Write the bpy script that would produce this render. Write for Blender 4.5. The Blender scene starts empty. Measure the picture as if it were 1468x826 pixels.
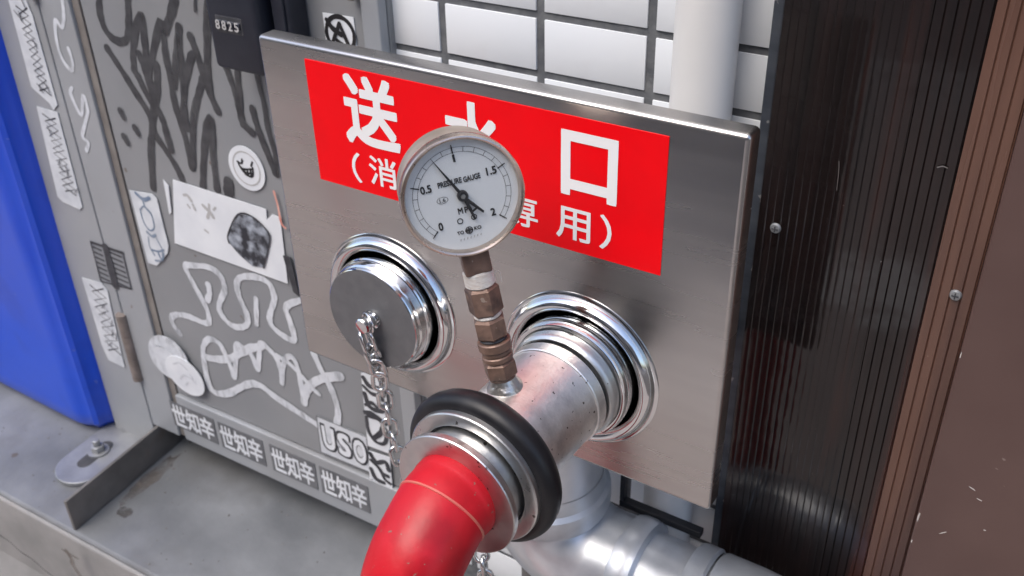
import bpy, bmesh, math, random
from mathutils import Vector, Matrix
random.seed(7)
R_ = math.radians
scene = bpy.context.scene
col = scene.collection
ZO = 1.0            # plate coordinates (z = 0 at the plate's top edge) to world (z = 0 at the street)

# ------------------------------------------------------------------ camera
CAM = Vector((0.57687, -0.52655, 0.23194 + ZO))
cam_d = bpy.data.cameras.new('camera')
cam = bpy.data.objects.new('camera', cam_d); col.objects.link(cam)
right = Vector((0.84237608, 0.53847499, -0.02186781))
down = Vector((0.26758732, -0.45318502, -0.85036427))
fwd = Vector((-0.46776016, 0.71047497, -0.5258413))
mw = Matrix((right, -down, -fwd)).transposed().to_4x4(); mw.translation = CAM
cam.matrix_world = mw
cam_d.sensor_width = 36.0; cam_d.sensor_fit = 'HORIZONTAL'
cam_d.lens = 36.0 * 1422.15 / 1468.0
cam_d.clip_start = 0.02; cam_d.clip_end = 200
cam_d.dof.use_dof = True; cam_d.dof.focus_distance = 0.66; cam_d.dof.aperture_fstop = 13
scene.camera = cam

# ------------------------------------------------------------------ light
world = bpy.data.worlds.new('World'); scene.world = world; world.use_nodes = True
SUN_EL, SUN_AZ = 58, 250        # degrees; azimuth measured from +x towards +y
wn = world.node_tree.nodes; wl = world.node_tree.links
sky = wn.new('ShaderNodeTexSky'); sky.sky_type = 'NISHITA'; sky.sun_disc = False
sky.sun_elevation = R_(SUN_EL); sky.sun_rotation = R_(90 - SUN_AZ)
sky.air_density = 1.0; sky.dust_density = 3.0; sky.ozone_density = 1.0
wl.new(sky.outputs[0], wn['Background'].inputs[0]); wn['Background'].inputs[1].default_value = 0.15
sun_d = bpy.data.lights.new('sun', 'SUN'); sun_d.energy = 0.85; sun_d.angle = R_(45); sun_d.color = (1.0, 0.97, 0.93)
sun = bpy.data.objects.new('sun', sun_d); col.objects.link(sun)
sd = Vector((math.cos(R_(SUN_EL)) * math.cos(R_(SUN_AZ)), math.cos(R_(SUN_EL)) * math.sin(R_(SUN_AZ)), math.sin(R_(SUN_EL))))
sun.rotation_euler = sd.to_track_quat('Z', 'Y').to_euler(); sun.location = sd * 8
scene.view_settings.view_transform = 'Standard'; scene.view_settings.look = 'None'
scene.view_settings.gamma = 1.0; scene.view_settings.use_curve_mapping = False
scene.view_settings.exposure = 1.15

# ------------------------------------------------------------------ materials
MATS = {}
def mat(name, c1, c2=None, rough=0.5, metal=0.0, scale=40.0, bump=0.0, bscale=None, rvar=0.0, coat=0.0, stretch=None,
        spots=None, detail=6.0, spec=0.5, lo=0.35, hi=0.65, trans=0.0, c3=None, s3=8.0, t3=(0.55, 0.7), bdist=0.002, bflat=False):
    """one procedural material: two-tone noise colour, optional specks, stains, bump and roughness variation"""
    m = bpy.data.materials.new(name); m.use_nodes = True; MATS[name] = m
    nt = m.node_tree; N = nt.nodes; L = nt.links; b = N['Principled BSDF']
    tc = N.new('ShaderNodeTexCoord'); mp = N.new('ShaderNodeMapping')
    if stretch: mp.inputs['Scale'].default_value = stretch
    L.new(tc.outputs['Object'], mp.inputs[0])
    nz = N.new('ShaderNodeTexNoise'); nz.inputs['Scale'].default_value = scale; nz.inputs['Detail'].default_value = detail
    L.new(mp.outputs[0], nz.inputs['Vector'])
    rp = N.new('ShaderNodeValToRGB'); rp.color_ramp.elements[0].position = lo; rp.color_ramp.elements[1].position = hi
    rp.color_ramp.elements[0].color = (*c1, 1); rp.color_ramp.elements[1].color = (*(c2 or c1), 1)
    L.new(nz.outputs['Fac'], rp.inputs[0]); out = rp.outputs[0]
    def over(fac, colr, prev):
        mx = N.new('ShaderNodeMix'); mx.data_type = 'RGBA'
        L.new(fac, mx.inputs[0]); L.new(prev, mx.inputs[6]); mx.inputs[7].default_value = (*colr, 1)
        return mx.outputs[2]
    def ramp(src, a, c):
        r = N.new('ShaderNodeMapRange'); r.inputs[1].default_value = a; r.inputs[2].default_value = c
        L.new(src, r.inputs[0]); return r.outputs[0]
    if c3:
        n3 = N.new('ShaderNodeTexNoise'); n3.inputs['Scale'].default_value = s3; n3.inputs['Detail'].default_value = 8
        L.new(mp.outputs[0], n3.inputs['Vector'])
        out = over(ramp(n3.outputs['Fac'], *t3), c3, out)
    if spots:
        sc_, thr, sc_col = spots
        n4 = N.new('ShaderNodeTexNoise'); n4.inputs['Scale'].default_value = sc_; n4.inputs['Detail'].default_value = 2
        L.new(tc.outputs['Object'], n4.inputs['Vector'])
        out = over(ramp(n4.outputs['Fac'], thr, thr + 0.02), sc_col, out)
    L.new(out, b.inputs['Base Color'])
    b.inputs['Metallic'].default_value = metal; b.inputs['Roughness'].default_value = rough
    b.inputs['Specular IOR Level'].default_value = spec
    if coat: b.inputs['Coat Weight'].default_value = coat; b.inputs['Coat Roughness'].default_value = 0.06
    if trans: b.inputs['Transmission Weight'].default_value = trans
    if rvar:
        n5 = N.new('ShaderNodeTexNoise'); n5.inputs['Scale'].default_value = scale * 0.4; n5.inputs['Detail'].default_value = 5
        L.new(mp.outputs[0], n5.inputs['Vector'])
        r5 = N.new('ShaderNodeMapRange'); r5.inputs[1].default_value = 0.3; r5.inputs[2].default_value = 0.7
        r5.inputs[3].default_value = max(0.02, rough - rvar); r5.inputs[4].default_value = min(1, rough + rvar)
        L.new(n5.outputs['Fac'], r5.inputs[0]); L.new(r5.outputs[0], b.inputs['Roughness'])
    if bump:
        n6 = N.new('ShaderNodeTexNoise'); n6.inputs['Scale'].default_value = bscale or scale; n6.inputs['Detail'].default_value = 4
        L.new(tc.outputs['Object'] if bflat else mp.outputs[0], n6.inputs['Vector'])
        bp = N.new('ShaderNodeBump'); bp.inputs['Strength'].default_value = bump; bp.inputs['Distance'].default_value = bdist
        L.new(n6.outputs['Fac'], bp.inputs['Height']); L.new(bp.outputs[0], b.inputs['Normal'])
    return m

def steel_plate_mat():
    """horizontally brushed stainless sheet, very slightly dished"""
    m = mat('brushed_stainless', (0.50, 0.482, 0.468), (0.525, 0.507, 0.492), rough=0.265, metal=1.0, scale=9, rvar=0.035, stretch=(1, 1, 14))
    nt = m.node_tree; N = nt.nodes; L = nt.links; b = N['Principled BSDF']
    tc = N.new('ShaderNodeTexCoord')
    mp = N.new('ShaderNodeMapping'); mp.inputs['Scale'].default_value = (6, 6, 900); L.new(tc.outputs['Object'], mp.inputs[0])
    n1 = N.new('ShaderNodeTexNoise'); n1.inputs['Scale'].default_value = 1.0; n1.inputs['Detail'].default_value = 3; L.new(mp.outputs[0], n1.inputs['Vector'])
    b1 = N.new('ShaderNodeBump'); b1.inputs['Strength'].default_value = 0.012; b1.inputs['Distance'].default_value = 0.0004; L.new(n1.outputs['Fac'], b1.inputs['Height'])
    n2 = N.new('ShaderNodeTexNoise'); n2.inputs['Scale'].default_value = 6.5; n2.inputs['Detail'].default_value = 1; L.new(tc.outputs['Object'], n2.inputs['Vector'])
    b2 = N.new('ShaderNodeBump'); b2.inputs['Strength'].default_value = 0.42; b2.inputs['Distance'].default_value = 0.008
    L.new(n2.outputs['Fac'], b2.inputs['Height']); L.new(b1.outputs[0], b2.inputs['Normal'])
    tot = None                                  # sheet drawn slightly outwards round both inlets
    for c in ((0.0884, 0.0, 0.0899), (-0.090, 0.0, 0.088)):
        d = N.new('ShaderNodeVectorMath'); d.operation = 'DISTANCE'; d.inputs[1].default_value = c; L.new(tc.outputs['Object'], d.inputs[0])
        p = N.new('ShaderNodeMath'); p.operation = 'POWER'; p.inputs[1].default_value = 2; L.new(d.outputs['Value'], p.inputs[0])
        q = N.new('ShaderNodeMath'); q.operation = 'MULTIPLY'; q.inputs[1].default_value = -1 / 0.073 ** 2; L.new(p.outputs[0], q.inputs[0])
        e = N.new('ShaderNodeMath'); e.operation = 'EXPONENT'; L.new(q.outputs[0], e.inputs[0])
        if tot is None: tot = e.outputs[0]
        else:
            s = N.new('ShaderNodeMath'); s.operation = 'ADD'; L.new(tot, s.inputs[0]); L.new(e.outputs[0], s.inputs[1]); tot = s.outputs[0]
    b3 = N.new('ShaderNodeBump'); b3.inputs['Strength'].default_value = 1.0; b3.inputs['Distance'].default_value = 0.0115
    L.new(tot, b3.inputs['Height']); L.new(b2.outputs[0], b3.inputs['Normal']); L.new(b3.outputs[0], b.inputs['Normal'])
    return m
steel_plate_mat()
mat('chrome', (0.66, 0.67, 0.68), (0.72, 0.72, 0.72), rough=0.09, metal=1.0, scale=60, rvar=0.04)
mat('cap_face', (0.125, 0.128, 0.135), (0.145, 0.148, 0.155), rough=0.5, metal=0.3, scale=90, rvar=0.06, bump=0.05, bscale=500)
mat('matte_steel', (0.52, 0.52, 0.52), (0.60, 0.60, 0.59), rough=0.34, metal=1.0, scale=70, rvar=0.08, bump=0.06, bscale=300, spots=(160, 0.70, (0.13, 0.12, 0.11)))
mat('cast_aluminium', (0.74, 0.73, 0.71), (0.82, 0.80, 0.78), rough=0.38, metal=1.0, scale=55, rvar=0.08, bump=0.16, bscale=420, spots=(260, 0.70, (0.12, 0.11, 0.10)), c3=(0.60, 0.59, 0.58), s3=60, t3=(0.5, 0.7))
mat('rubber', (0.006, 0.006, 0.008), (0.011, 0.011, 0.013), rough=0.40, scale=60, rvar=0.06, bump=0.05, bscale=160, c3=(0.025, 0.025, 0.028), s3=30, t3=(0.64, 0.85), spec=0.35)
mat('hose_red', (0.42, 0.003, 0.010), (0.50, 0.006, 0.016), spec=0.35, rough=0.43, scale=25, rvar=0.12, bump=0.22, bscale=70, spots=(210, 0.70, (0.26, 0.10, 0.08)), c3=(0.33, 0.004, 0.010), s3=26, t3=(0.5, 0.66))
mat('hose_seam', (0.60, 0.10, 0.09), (0.50, 0.16, 0.11), rough=0.4, scale=80)
mat('sign_red', (0.86, 0.001, 0.006), (0.80, 0.001, 0.005), rough=0.34, scale=8, spec=0.15, rvar=0.08, c3=(0.70, 0.002, 0.006), s3=11, t3=(0.5, 0.8))
mat('sign_white', (0.80, 0.80, 0.80), rough=0.35)
mat('gauge_case', (0.46, 0.38, 0.32), (0.55, 0.47, 0.40), rough=0.42, metal=0.8, scale=70, rvar=0.06, bump=0.04, bscale=500, spots=(240, 0.72, (0.22, 0.16, 0.12)))
mat('bezel', (0.56, 0.455, 0.385), (0.64, 0.535, 0.46), rough=0.27, metal=1.0, scale=60, rvar=0.06)
mat('dial_white', (0.74, 0.75, 0.77), (0.78, 0.79, 0.81), rough=0.5, scale=20)
mat('print_black', (0.012, 0.012, 0.014), rough=0.5)
mat('print_grey', (0.42, 0.42, 0.42), rough=0.5)
mat('needle', (0.015, 0.015, 0.018), rough=0.3)
mat('bronze', (0.155, 0.095, 0.072), (0.235, 0.148, 0.112), rough=0.48, metal=0.3, scale=90, rvar=0.12, bump=0.28, bscale=240, c3=(0.085, 0.058, 0.048), s3=60, t3=(0.50, 0.66), spots=(150, 0.69, (0.34, 0.27, 0.22)))
mat('thread_tape', (0.76, 0.74, 0.70), (0.66, 0.60, 0.54), rough=0.75, scale=150, bump=0.5, bscale=400, stretch=(1, 1, 6))
mat('weld', (0.62, 0.60, 0.57), (0.46, 0.44, 0.42), rough=0.32, metal=0.95, scale=120, bump=0.6, bscale=160)
mat('zinc', (0.56, 0.59, 0.62), (0.68, 0.70, 0.73), rough=0.38, metal=0.6, scale=24, rvar=0.10, bump=0.12, bscale=60, c3=(0.46, 0.48, 0.51), s3=18, t3=(0.5, 0.68))
mat('chain_steel', (0.55, 0.55, 0.55), (0.66, 0.66, 0.65), rough=0.22, metal=1.0, scale=60)
mat('pvc', (0.68, 0.67, 0.65), (0.72, 0.71, 0.69), rough=0.38, scale=12, spots=(60, 0.74, (0.40, 0.38, 0.35)), bump=0.02)
mat('tile_white', (0.71, 0.74, 0.77), (0.75, 0.77, 0.79), rough=0.33, scale=7, bump=0.05, bscale=22, rvar=0.05, c3=(0.66, 0.67, 0.68), s3=16, t3=(0.58, 0.8), spots=(70, 0.80, (0.50, 0.49, 0.47)))
mat('grout', (0.085, 0.09, 0.10), (0.15, 0.155, 0.16), rough=0.9, scale=60, bump=0.4, bscale=300)
mat('smoked_panel', (0.007, 0.0055, 0.0055), (0.013, 0.008, 0.0075), rough=0.10, scale=4, rvar=0.04, stretch=(22, 22, 1), spots=(150, 0.765, (0.25, 0.24, 0.23)), c3=(0.050, 0.017, 0.012), s3=1.4, t3=(0.54, 0.70), bump=0.5, bscale=7, spec=0.5, bflat=True, bdist=0.004)
mat('brown_rib', (0.088, 0.044, 0.032), (0.125, 0.064, 0.045), rough=0.30, scale=5, rvar=0.06, stretch=(14, 14, 1), spots=(110, 0.75, (0.40, 0.34, 0.30)), c3=(0.055, 0.029, 0.025), s3=1.5, t3=(0.5, 0.7))
mat('brown_paint', (0.082, 0.046, 0.040), (0.102, 0.060, 0.052), rough=0.36, scale=9, rvar=0.05, bump=0.10, bscale=13, spots=(75, 0.755, (0.22, 0.17, 0.15)))
mat('trim_dark', (0.045, 0.052, 0.066), (0.075, 0.085, 0.10), rough=0.4, metal=0.4, scale=18, stretch=(1, 1, 4), spots=(120, 0.7, (0.25, 0.25, 0.25)))
mat('scuff', (0.16, 0.15, 0.145), (0.10, 0.09, 0.085), rough=0.7, scale=90)
mat('chip', (0.62, 0.60, 0.57), (0.45, 0.42, 0.40), rough=0.8, scale=80)
mat('cabinet_grey', (0.215, 0.226, 0.240), (0.245, 0.254, 0.264), rough=0.42, scale=6, rvar=0.05, bump=0.05, bscale=120, c3=(0.19, 0.196, 0.20), s3=4, t3=(0.52, 0.75), spots=(60, 0.77, (0.15, 0.13, 0.12)))
mat('cabinet_frame', (0.28, 0.297, 0.318), (0.315, 0.33, 0.347), rough=0.36, scale=7, rvar=0.05, bump=0.05, bscale=120, c3=(0.25, 0.255, 0.26), s3=6, t3=(0.52, 0.75), spots=(60, 0.76, (0.17, 0.14, 0.12)))
mat('groove_grime', (0.17, 0.155, 0.145), (0.22, 0.205, 0.19), rough=0.6, scale=40)
mat('gap_dark', (0.03, 0.032, 0.038), (0.06, 0.06, 0.066), rough=0.8, scale=60)
mat('rust', (0.16, 0.135, 0.12), (0.24, 0.205, 0.185), rough=0.7, scale=60, bump=0.4, c3=(0.09, 0.07, 0.06), s3=40)
mat('marker_black', (0.036, 0.037, 0.042), (0.060, 0.062, 0.067), rough=0.45, scale=30, stretch=(1, 1, 3))
mat('marker_white', (0.62, 0.65, 0.69), (0.52, 0.55, 0.59), rough=0.5, scale=60)
mat('paper_white', (0.70, 0.73, 0.76), (0.62, 0.65, 0.69), rough=0.6, scale=22, bump=0.1, bscale=90)
mat('paper_worn', (0.62, 0.65, 0.68), (0.50, 0.53, 0.57), rough=0.65, scale=40, bump=0.2, bscale=120)
mat('sticker_black', (0.025, 0.026, 0.032), (0.05, 0.052, 0.06), rough=0.5, scale=90)
mat('sticker_grey', (0.10, 0.105, 0.115), (0.15, 0.155, 0.165), rough=0.5, scale=60)
mat('sticker_rock', (0.02, 0.022, 0.03), (0.36, 0.40, 0.46), rough=0.5, scale=75, detail=8, lo=0.42, hi=0.66)
mat('ink_blue', (0.10, 0.16, 0.26), (0.22, 0.27, 0.34), rough=0.5, scale=80)
mat('tape_pink', (0.55, 0.20, 0.16), (0.66, 0.36, 0.30), rough=0.5, scale=80)
mat('lock_black', (0.010, 0.012, 0.021), (0.015, 0.018, 0.028), rough=0.45, scale=60, bump=0.15, bscale=700)
mat('bin_blue', (0.004, 0.062, 0.56), (0.006, 0.074, 0.63), rough=0.30, scale=5, rvar=0.10, bump=0.06, bscale=20, coat=0.15, c3=(0.006, 0.052, 0.47), s3=9, t3=(0.56, 0.75), spots=(70, 0.745, (0.08, 0.13, 0.55)))
mat('bracket_steel', (0.135, 0.128, 0.122), (0.185, 0.175, 0.166), rough=0.55, metal=0.3, scale=30, rvar=0.1, bump=0.1, c3=(0.19, 0.15, 0.12), s3=20, t3=(0.62, 0.8))
mat('galvanised_flat', (0.24, 0.25, 0.26), (0.33, 0.34, 0.35), rough=0.42, metal=0.5, scale=30, rvar=0.1, bump=0.1)
mat('concrete', (0.115, 0.122, 0.130), (0.205, 0.214, 0.224), rough=0.42, scale=7, rvar=0.12, bump=0.25, bscale=60, detail=9, c3=(0.105, 0.105, 0.105), s3=5, t3=(0.52, 0.70), spots=(38, 0.74, (0.10, 0.085, 0.075)), bdist=0.004)
mat('concrete_face', (0.21, 0.21, 0.205), (0.28, 0.275, 0.27), rough=0.8, scale=14, bump=0.4, bscale=70, detail=9, c3=(0.19, 0.165, 0.15), s3=7, t3=(0.56, 0.75))
mat('stain_grit', (0.07, 0.065, 0.06), (0.20, 0.19, 0.18), rough=0.9, scale=120)
mat('stain_dark', (0.055, 0.052, 0.052), (0.085, 0.082, 0.082), rough=0.6, scale=40)
mat('stain_brown', (0.115, 0.098, 0.085), (0.15, 0.132, 0.118), rough=0.7, scale=50)
mat('paving', (0.315, 0.28, 0.26), (0.385, 0.345, 0.32), rough=0.8, scale=6, bump=0.3, bscale=80)
mat('paving_joint', (0.10, 0.09, 0.085), rough=0.9)
mat('asphalt', (0.20, 0.18, 0.168), (0.245, 0.22, 0.205), rough=0.85, scale=60, bump=0.4, bscale=200)
mat('road_paint', (0.72, 0.72, 0.70), (0.60, 0.60, 0.58), rough=0.7, scale=30)
mat('kerb', (0.33, 0.33, 0.32), (0.40, 0.40, 0.39), rough=0.8, scale=20)
mat('plaster', (0.30, 0.25, 0.22), (0.36, 0.305, 0.27), rough=0.85, scale=3, bump=0.1)
mat('plaster_pale', (0.60, 0.60, 0.60), (0.66, 0.66, 0.65), rough=0.85, scale=3)
mat('window_glass', (0.03, 0.035, 0.04), (0.05, 0.055, 0.06), rough=0.05, scale=2)
mat('frame_dark', (0.06, 0.055, 0.05), rough=0.5)
def worn(name, lo, hi, scale, amount):
    """let the surface below show through thin paint in streaks"""
    m = MATS[name]; N = m.node_tree.nodes; L = m.node_tree.links; b = N['Principled BSDF']
    tc = N.new('ShaderNodeTexCoord'); mp = N.new('ShaderNodeMapping'); mp.inputs['Scale'].default_value = (1, 1, 0.35); L.new(tc.outputs['Object'], mp.inputs[0])
    nz = N.new('ShaderNodeTexNoise'); nz.inputs['Scale'].default_value = scale; nz.inputs['Detail'].default_value = 7; nz.inputs['Roughness'].default_value = 0.65; L.new(mp.outputs[0], nz.inputs['Vector'])
    r = N.new('ShaderNodeMapRange'); r.inputs[1].default_value = lo; r.inputs[2].default_value = hi; r.inputs[3].default_value = amount; r.inputs[4].default_value = 1.0
    L.new(nz.outputs['Fac'], r.inputs[0]); L.new(r.outputs[0], b.inputs['Alpha'])
worn('marker_black', 0.34, 0.54, 55, 0.68); worn('marker_white', 0.30, 0.50, 70, 0.5)
worn('stain_dark', 0.35, 0.6, 60, 0.1); worn('stain_brown', 0.35, 0.7, 40, 0.0)
def glass_mat():
    m = bpy.data.materials.new('gauge_glass'); m.use_nodes = True; MATS['gauge_glass'] = m
    N = m.node_tree.nodes; L = m.node_tree.links; N.remove(N['Principled BSDF'])
    tr = N.new('ShaderNodeBsdfTransparent'); tr.inputs[0].default_value = (0.95, 0.96, 0.96, 1)
    gl = N.new('ShaderNodeBsdfGlossy'); gl.inputs['Roughness'].default_value = 0.04
    lw = N.new('ShaderNodeLayerWeight'); lw.inputs[0].default_value = 0.5
    pw = N.new('ShaderNodeMath'); pw.operation = 'POWER'; pw.inputs[1].default_value = 4; L.new(lw.outputs['Facing'], pw.inputs[0])
    fr = N.new('ShaderNodeMath'); fr.operation = 'MULTIPLY_ADD'; fr.inputs[1].default_value = 0.5; fr.inputs[2].default_value = 0.035; L.new(pw.outputs[0], fr.inputs[0])
    mx = N.new('ShaderNodeMixShader'); L.new(fr.outputs[0], mx.inputs[0]); L.new(tr.outputs[0], mx.inputs[1]); L.new(gl.outputs[0], mx.inputs[2])
    L.new(mx.outputs[0], N['Material Output'].inputs[0])
glass_mat()

# ------------------------------------------------------------------ helpers
def V(x, y, z): return Vector((x, y, z))
SHIFT = Vector((0, 0, ZO))
def tag(o, label=None, cat=None, group=None, kind=None):
    if label: o['label'] = label
    if cat: o['category'] = cat
    if group: o['group'] = group
    if kind: o['kind'] = kind
    return o
def thing(name, label, cat, base, group=None):
    """an Empty at the thing's base (base in plate coordinates)"""
    o = bpy.data.objects.new(name, None); col.objects.link(o); o.empty_display_size = 0.02
    o.location = Vector(base) + SHIFT
    return tag(o, label, cat, group)
def world_loc(o):
    p = Vector((0, 0, 0))
    while o: p += o.location; o = o.parent
    return p
class MB:
    """collects faces in plate coordinates; build() links them as one mesh object"""
    def __init__(s): s.v = []; s.f = []
    def add(s, vs, fs):
        n = len(s.v); s.v += [Vector(v) for v in vs]; s.f += [tuple(i + n for i in f) for f in fs]; return s
    def box(s, a, b):
        (x0, y0, z0), (x1, y1, z1) = a, b
        return s.add([(x0, y0, z0), (x1, y0, z0), (x1, y1, z0), (x0, y1, z0), (x0, y0, z1), (x1, y0, z1), (x1, y1, z1), (x0, y1, z1)],
                     [(3, 2, 1, 0), (4, 5, 6, 7), (0, 1, 5, 4), (1, 2, 6, 5), (2, 3, 7, 6), (3, 0, 4, 7)])
    def obox(s, o, u, v, n, du, dv, dn):
        """box from corner o along du*u, dv*v, dn*n"""
        o = Vector(o); P = [o + u * (a * du) + v * (b * dv) + n * (c * dn) for c in (0, 1) for b in (0, 1) for a in (0, 1)]
        return s.add([P[0], P[1], P[3], P[2], P[4], P[5], P[7], P[6]],
                     [(3, 2, 1, 0), (4, 5, 6, 7), (0, 1, 5, 4), (1, 2, 6, 5), (2, 3, 7, 6), (3, 0, 4, 7)])
    def lathe(s, o, ax, prof, seg=64, a0=0.0, ref=None):
        """revolve (distance along ax, radius) pairs"""
        o = Vector(o); ax = Vector(ax).normalized(); r = Vector(ref) if ref else (V(0, 0, 1) if abs(ax.z) < 0.9 else V(1, 0, 0))
        e1 = (r - ax * r.dot(ax)).normalized(); e2 = ax.cross(e1)
        vs = []; fs = []; rows = []
        for (d, rad) in prof:
            if rad < 1e-6: rows.append([len(vs)]); vs.append(o + ax * d)
            else:
                rows.append(list(range(len(vs), len(vs) + seg)))
                for k in range(seg):
                    a = a0 + 2 * math.pi * k / seg
                    vs.append(o + ax * d + (e1 * math.cos(a) + e2 * math.sin(a)) * rad)
        for A, B in zip(rows, rows[1:]):
            for k in range(seg):
                k2 = (k + 1) % seg
                if len(A) == 1 and len(B) == 1: continue
                if len(A) == 1: fs.append((A[0], B[k2], B[k]))
                elif len(B) == 1: fs.append((A[k], A[k2], B[0]))
                else: fs.append((A[k], A[k2], B[k2], B[k]))
        return s.add(vs, fs)
    def tube(s, pts, rad, seg=24, cap=True, closed=False):
        pts = [Vector(p) for p in pts]; n = len(pts); vs = []; fs = []
        e = None
        for i, p in enumerate(pts):
            t = ((pts[(i + 1) % n] - pts[i - 1]) if closed else (pts[min(i + 1, n - 1)] - pts[max(i - 1, 0)])).normalized()
            if e is None: e = t.orthogonal().normalized()
            e = (e - t * e.dot(t)).normalized(); g = t.cross(e)
            r = rad[i] if isinstance(rad, (list, tuple)) else rad
            for k in range(seg):
                a = 2 * math.pi * k / seg; vs.append(p + (e * math.cos(a) + g * math.sin(a)) * r)
        for i in range(n if closed else n - 1):
            j = (i + 1) % n
            for k in range(seg):
                k2 = (k + 1) % seg; fs.append((i * seg + k, i * seg + k2, j * seg + k2, j * seg + k))
        if cap and not closed:
            fs.append(tuple(range(seg))[::-1]); fs.append(tuple((n - 1) * seg + k for k in range(seg)))
        return s.add(vs, fs)
    def prism(s, poly, fr, h0, h1):
        """polygon in frame fr (origin, u, v, n) between heights h0 and h1 along n"""
        o, u, v, n = fr; k = len(poly)
        vs = [o + u * a + v * b + n * h0 for a, b in poly] + [o + u * a + v * b + n * h1 for a, b in poly]
        return s.add(vs, [tuple(range(k))[::-1], tuple(range(k, 2 * k))] + [(i, (i + 1) % k, k + (i + 1) % k, k + i) for i in range(k)])
    def ribbon(s, pts, w, fr, h, ramp=0.00025, sub=5, thick=0.0003):
        """smooth painted stroke with round ends lying on frame fr"""
        o, u, v, n = fr
        P = [Vector((a, b)) for a, b in pts]; Q = []
        if len(P) < 3: Q = [P[0].lerp(P[1], i / 6) for i in range(7)]
        else:
            for i in range(len(P) - 1):
                p0, p1, p2, p3 = P[max(i - 1, 0)], P[i], P[i + 1], P[min(i + 2, len(P) - 1)]
                for k in range(sub):
                    t = k / sub
                    Q.append(0.5 * ((2 * p1) + (p2 - p0) * t + (2 * p0 - 5 * p1 + 4 * p2 - p3) * t * t + (3 * p1 - p0 - 3 * p2 + p3) * t ** 3))
            Q.append(P[-1])
        m = len(Q); L = []; Rr = []
        for i, q in enumerate(Q):
            t = (Q[min(i + 1, m - 1)] - Q[max(i - 1, 0)]); t = t.normalized() if t.length > 0 else Vector((1, 0)); nn = Vector((-t.y, t.x))
            ww = w * 0.5 * (1 + 0.10 * math.sin(i * 0.55 + w * 900) + 0.07 * math.sin(i * 1.7 + w * 2100))
            L.append(q + nn * ww); Rr.append(q - nn * ww)
        hh = lambda i: h + ramp * i / m
        pt = lambda q, z: o + u * q.x + v * q.y + n * z
        vs = []; fs = []
        for i in range(m): vs += [pt(L[i], hh(i)), pt(Rr[i], hh(i))]
        for i in range(m - 1): fs.append((2 * i, 2 * i + 1, 2 * i + 3, 2 * i + 2))
        for end, sgn in ((0, -1), (m - 1, 1)):
            c = Q[end]; d = (Q[min(end + 1, m - 1)] - Q[max(end - 1, 0)]).normalized() * sgn; b = (L[end] - c); rad = b.length
            idx = []
            for k in range(1, 6):
                a = math.pi * k / 6; q = c + b * math.cos(a) + d * rad * math.sin(a); idx.append(len(vs)); vs.append(pt(q, hh(end)))
            f = (2 * end, *idx, 2 * end + 1); fs.append(f if sgn < 0 else f[::-1])
        return s.add(vs, fs)
    def build(s, name, m, parent=None, smooth=None, bevel=0.0, seg=2, label=None, weld=False, flip=False):
        base = world_loc(parent) if parent else Vector((0, 0, 0))
        me = bpy.data.meshes.new(name)
        me.from_pydata([tuple(v + SHIFT - base) for v in s.v], [], s.f); me.update()
        bm = bmesh.new(); bm.from_mesh(me)
        if weld: bmesh.ops.remove_doubles(bm, verts=bm.verts, dist=1e-6)
        bmesh.ops.recalc_face_normals(bm, faces=bm.faces)
        if bevel:
            es = [e for e in bm.edges if e.is_manifold and e.calc_face_angle(0) > R_(40)]
            bmesh.ops.bevel(bm, geom=es, offset=bevel, segments=seg, profile=0.5, affect='EDGES', clamp_overlap=True)
        bm.to_mesh(me); bm.free()
        if smooth is not None:
            me.polygons.foreach_set('use_smooth', [True] * len(me.polygons)); me.set_sharp_from_angle(angle=R_(smooth))
        me.materials.append(MATS[m])
        o = bpy.data.objects.new(name, me); col.objects.link(o)
        if parent: o.parent = parent
        if label: o['label'] = label
        return o
    def flat(s, name, m, parent, fr=None, label=None):
        """build without touching the normals (single-sided print); faces turned towards fr's normal"""
        o = s.build(name, m, parent, label=label); me = o.data
        if fr:
            n = fr[3]; bm = bmesh.new(); bm.from_mesh(me); bm.normal_update()
            bmesh.ops.reverse_faces(bm, faces=[f for f in bm.faces if f.normal.dot(n) < 0]); bm.to_mesh(me); bm.free()
        return o
GLYPH = {}
def glyph_mesh(body):
    if body not in GLYPH:
        c = bpy.data.curves.new('glyph', 'FONT'); c.body = body; c.size = 1; c.resolution_u = 3; c.fill_mode = 'FRONT'
        o = bpy.data.objects.new('glyph', c); col.objects.link(o); bpy.context.view_layer.update()
        me = bpy.data.meshes.new_from_object(o.evaluated_get(bpy.context.evaluated_depsgraph_get()))
        GLYPH[body] = ([v.co.xy.copy() for v in me.vertices], [tuple(p.vertices) for p in me.polygons])
        bpy.data.objects.remove(o); bpy.data.curves.remove(c); bpy.data.meshes.remove(me)
    return GLYPH[body]
def lettering(body, rect, fr, h, m, parent, name='character', bold=0.0, label=None):
    """flat print of body fitted into rect (u0, v0, u1, v1) of frame fr; bold thickens every stroke"""
    vs, fs = glyph_mesh(body)
    x0 = min(v.x for v in vs) - bold; x1 = max(v.x for v in vs) + bold; y0 = min(v.y for v in vs) - bold; y1 = max(v.y for v in vs) + bold
    u0, v0, u1, v1 = rect; o, u, v, n = fr; mb = MB()
    offs = [(0, 0)] + ([(bold * math.cos(k * math.pi / 4) * (1.3 if k % 2 else 1), bold * math.sin(k * math.pi / 4) * (1.3 if k % 2 else 1)) for k in range(8)] if bold else [])
    for i, (a, b) in enumerate(offs):
        mb.add([o + u * (u0 + (p.x + a - x0) / (x1 - x0) * (u1 - u0)) + v * (v0 + (p.y + b - y0) / (y1 - y0) * (v1 - v0)) + n * (h + i * 0.00001) for p in vs], fs)
    return mb.flat(name, m, parent, fr, label)
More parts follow.
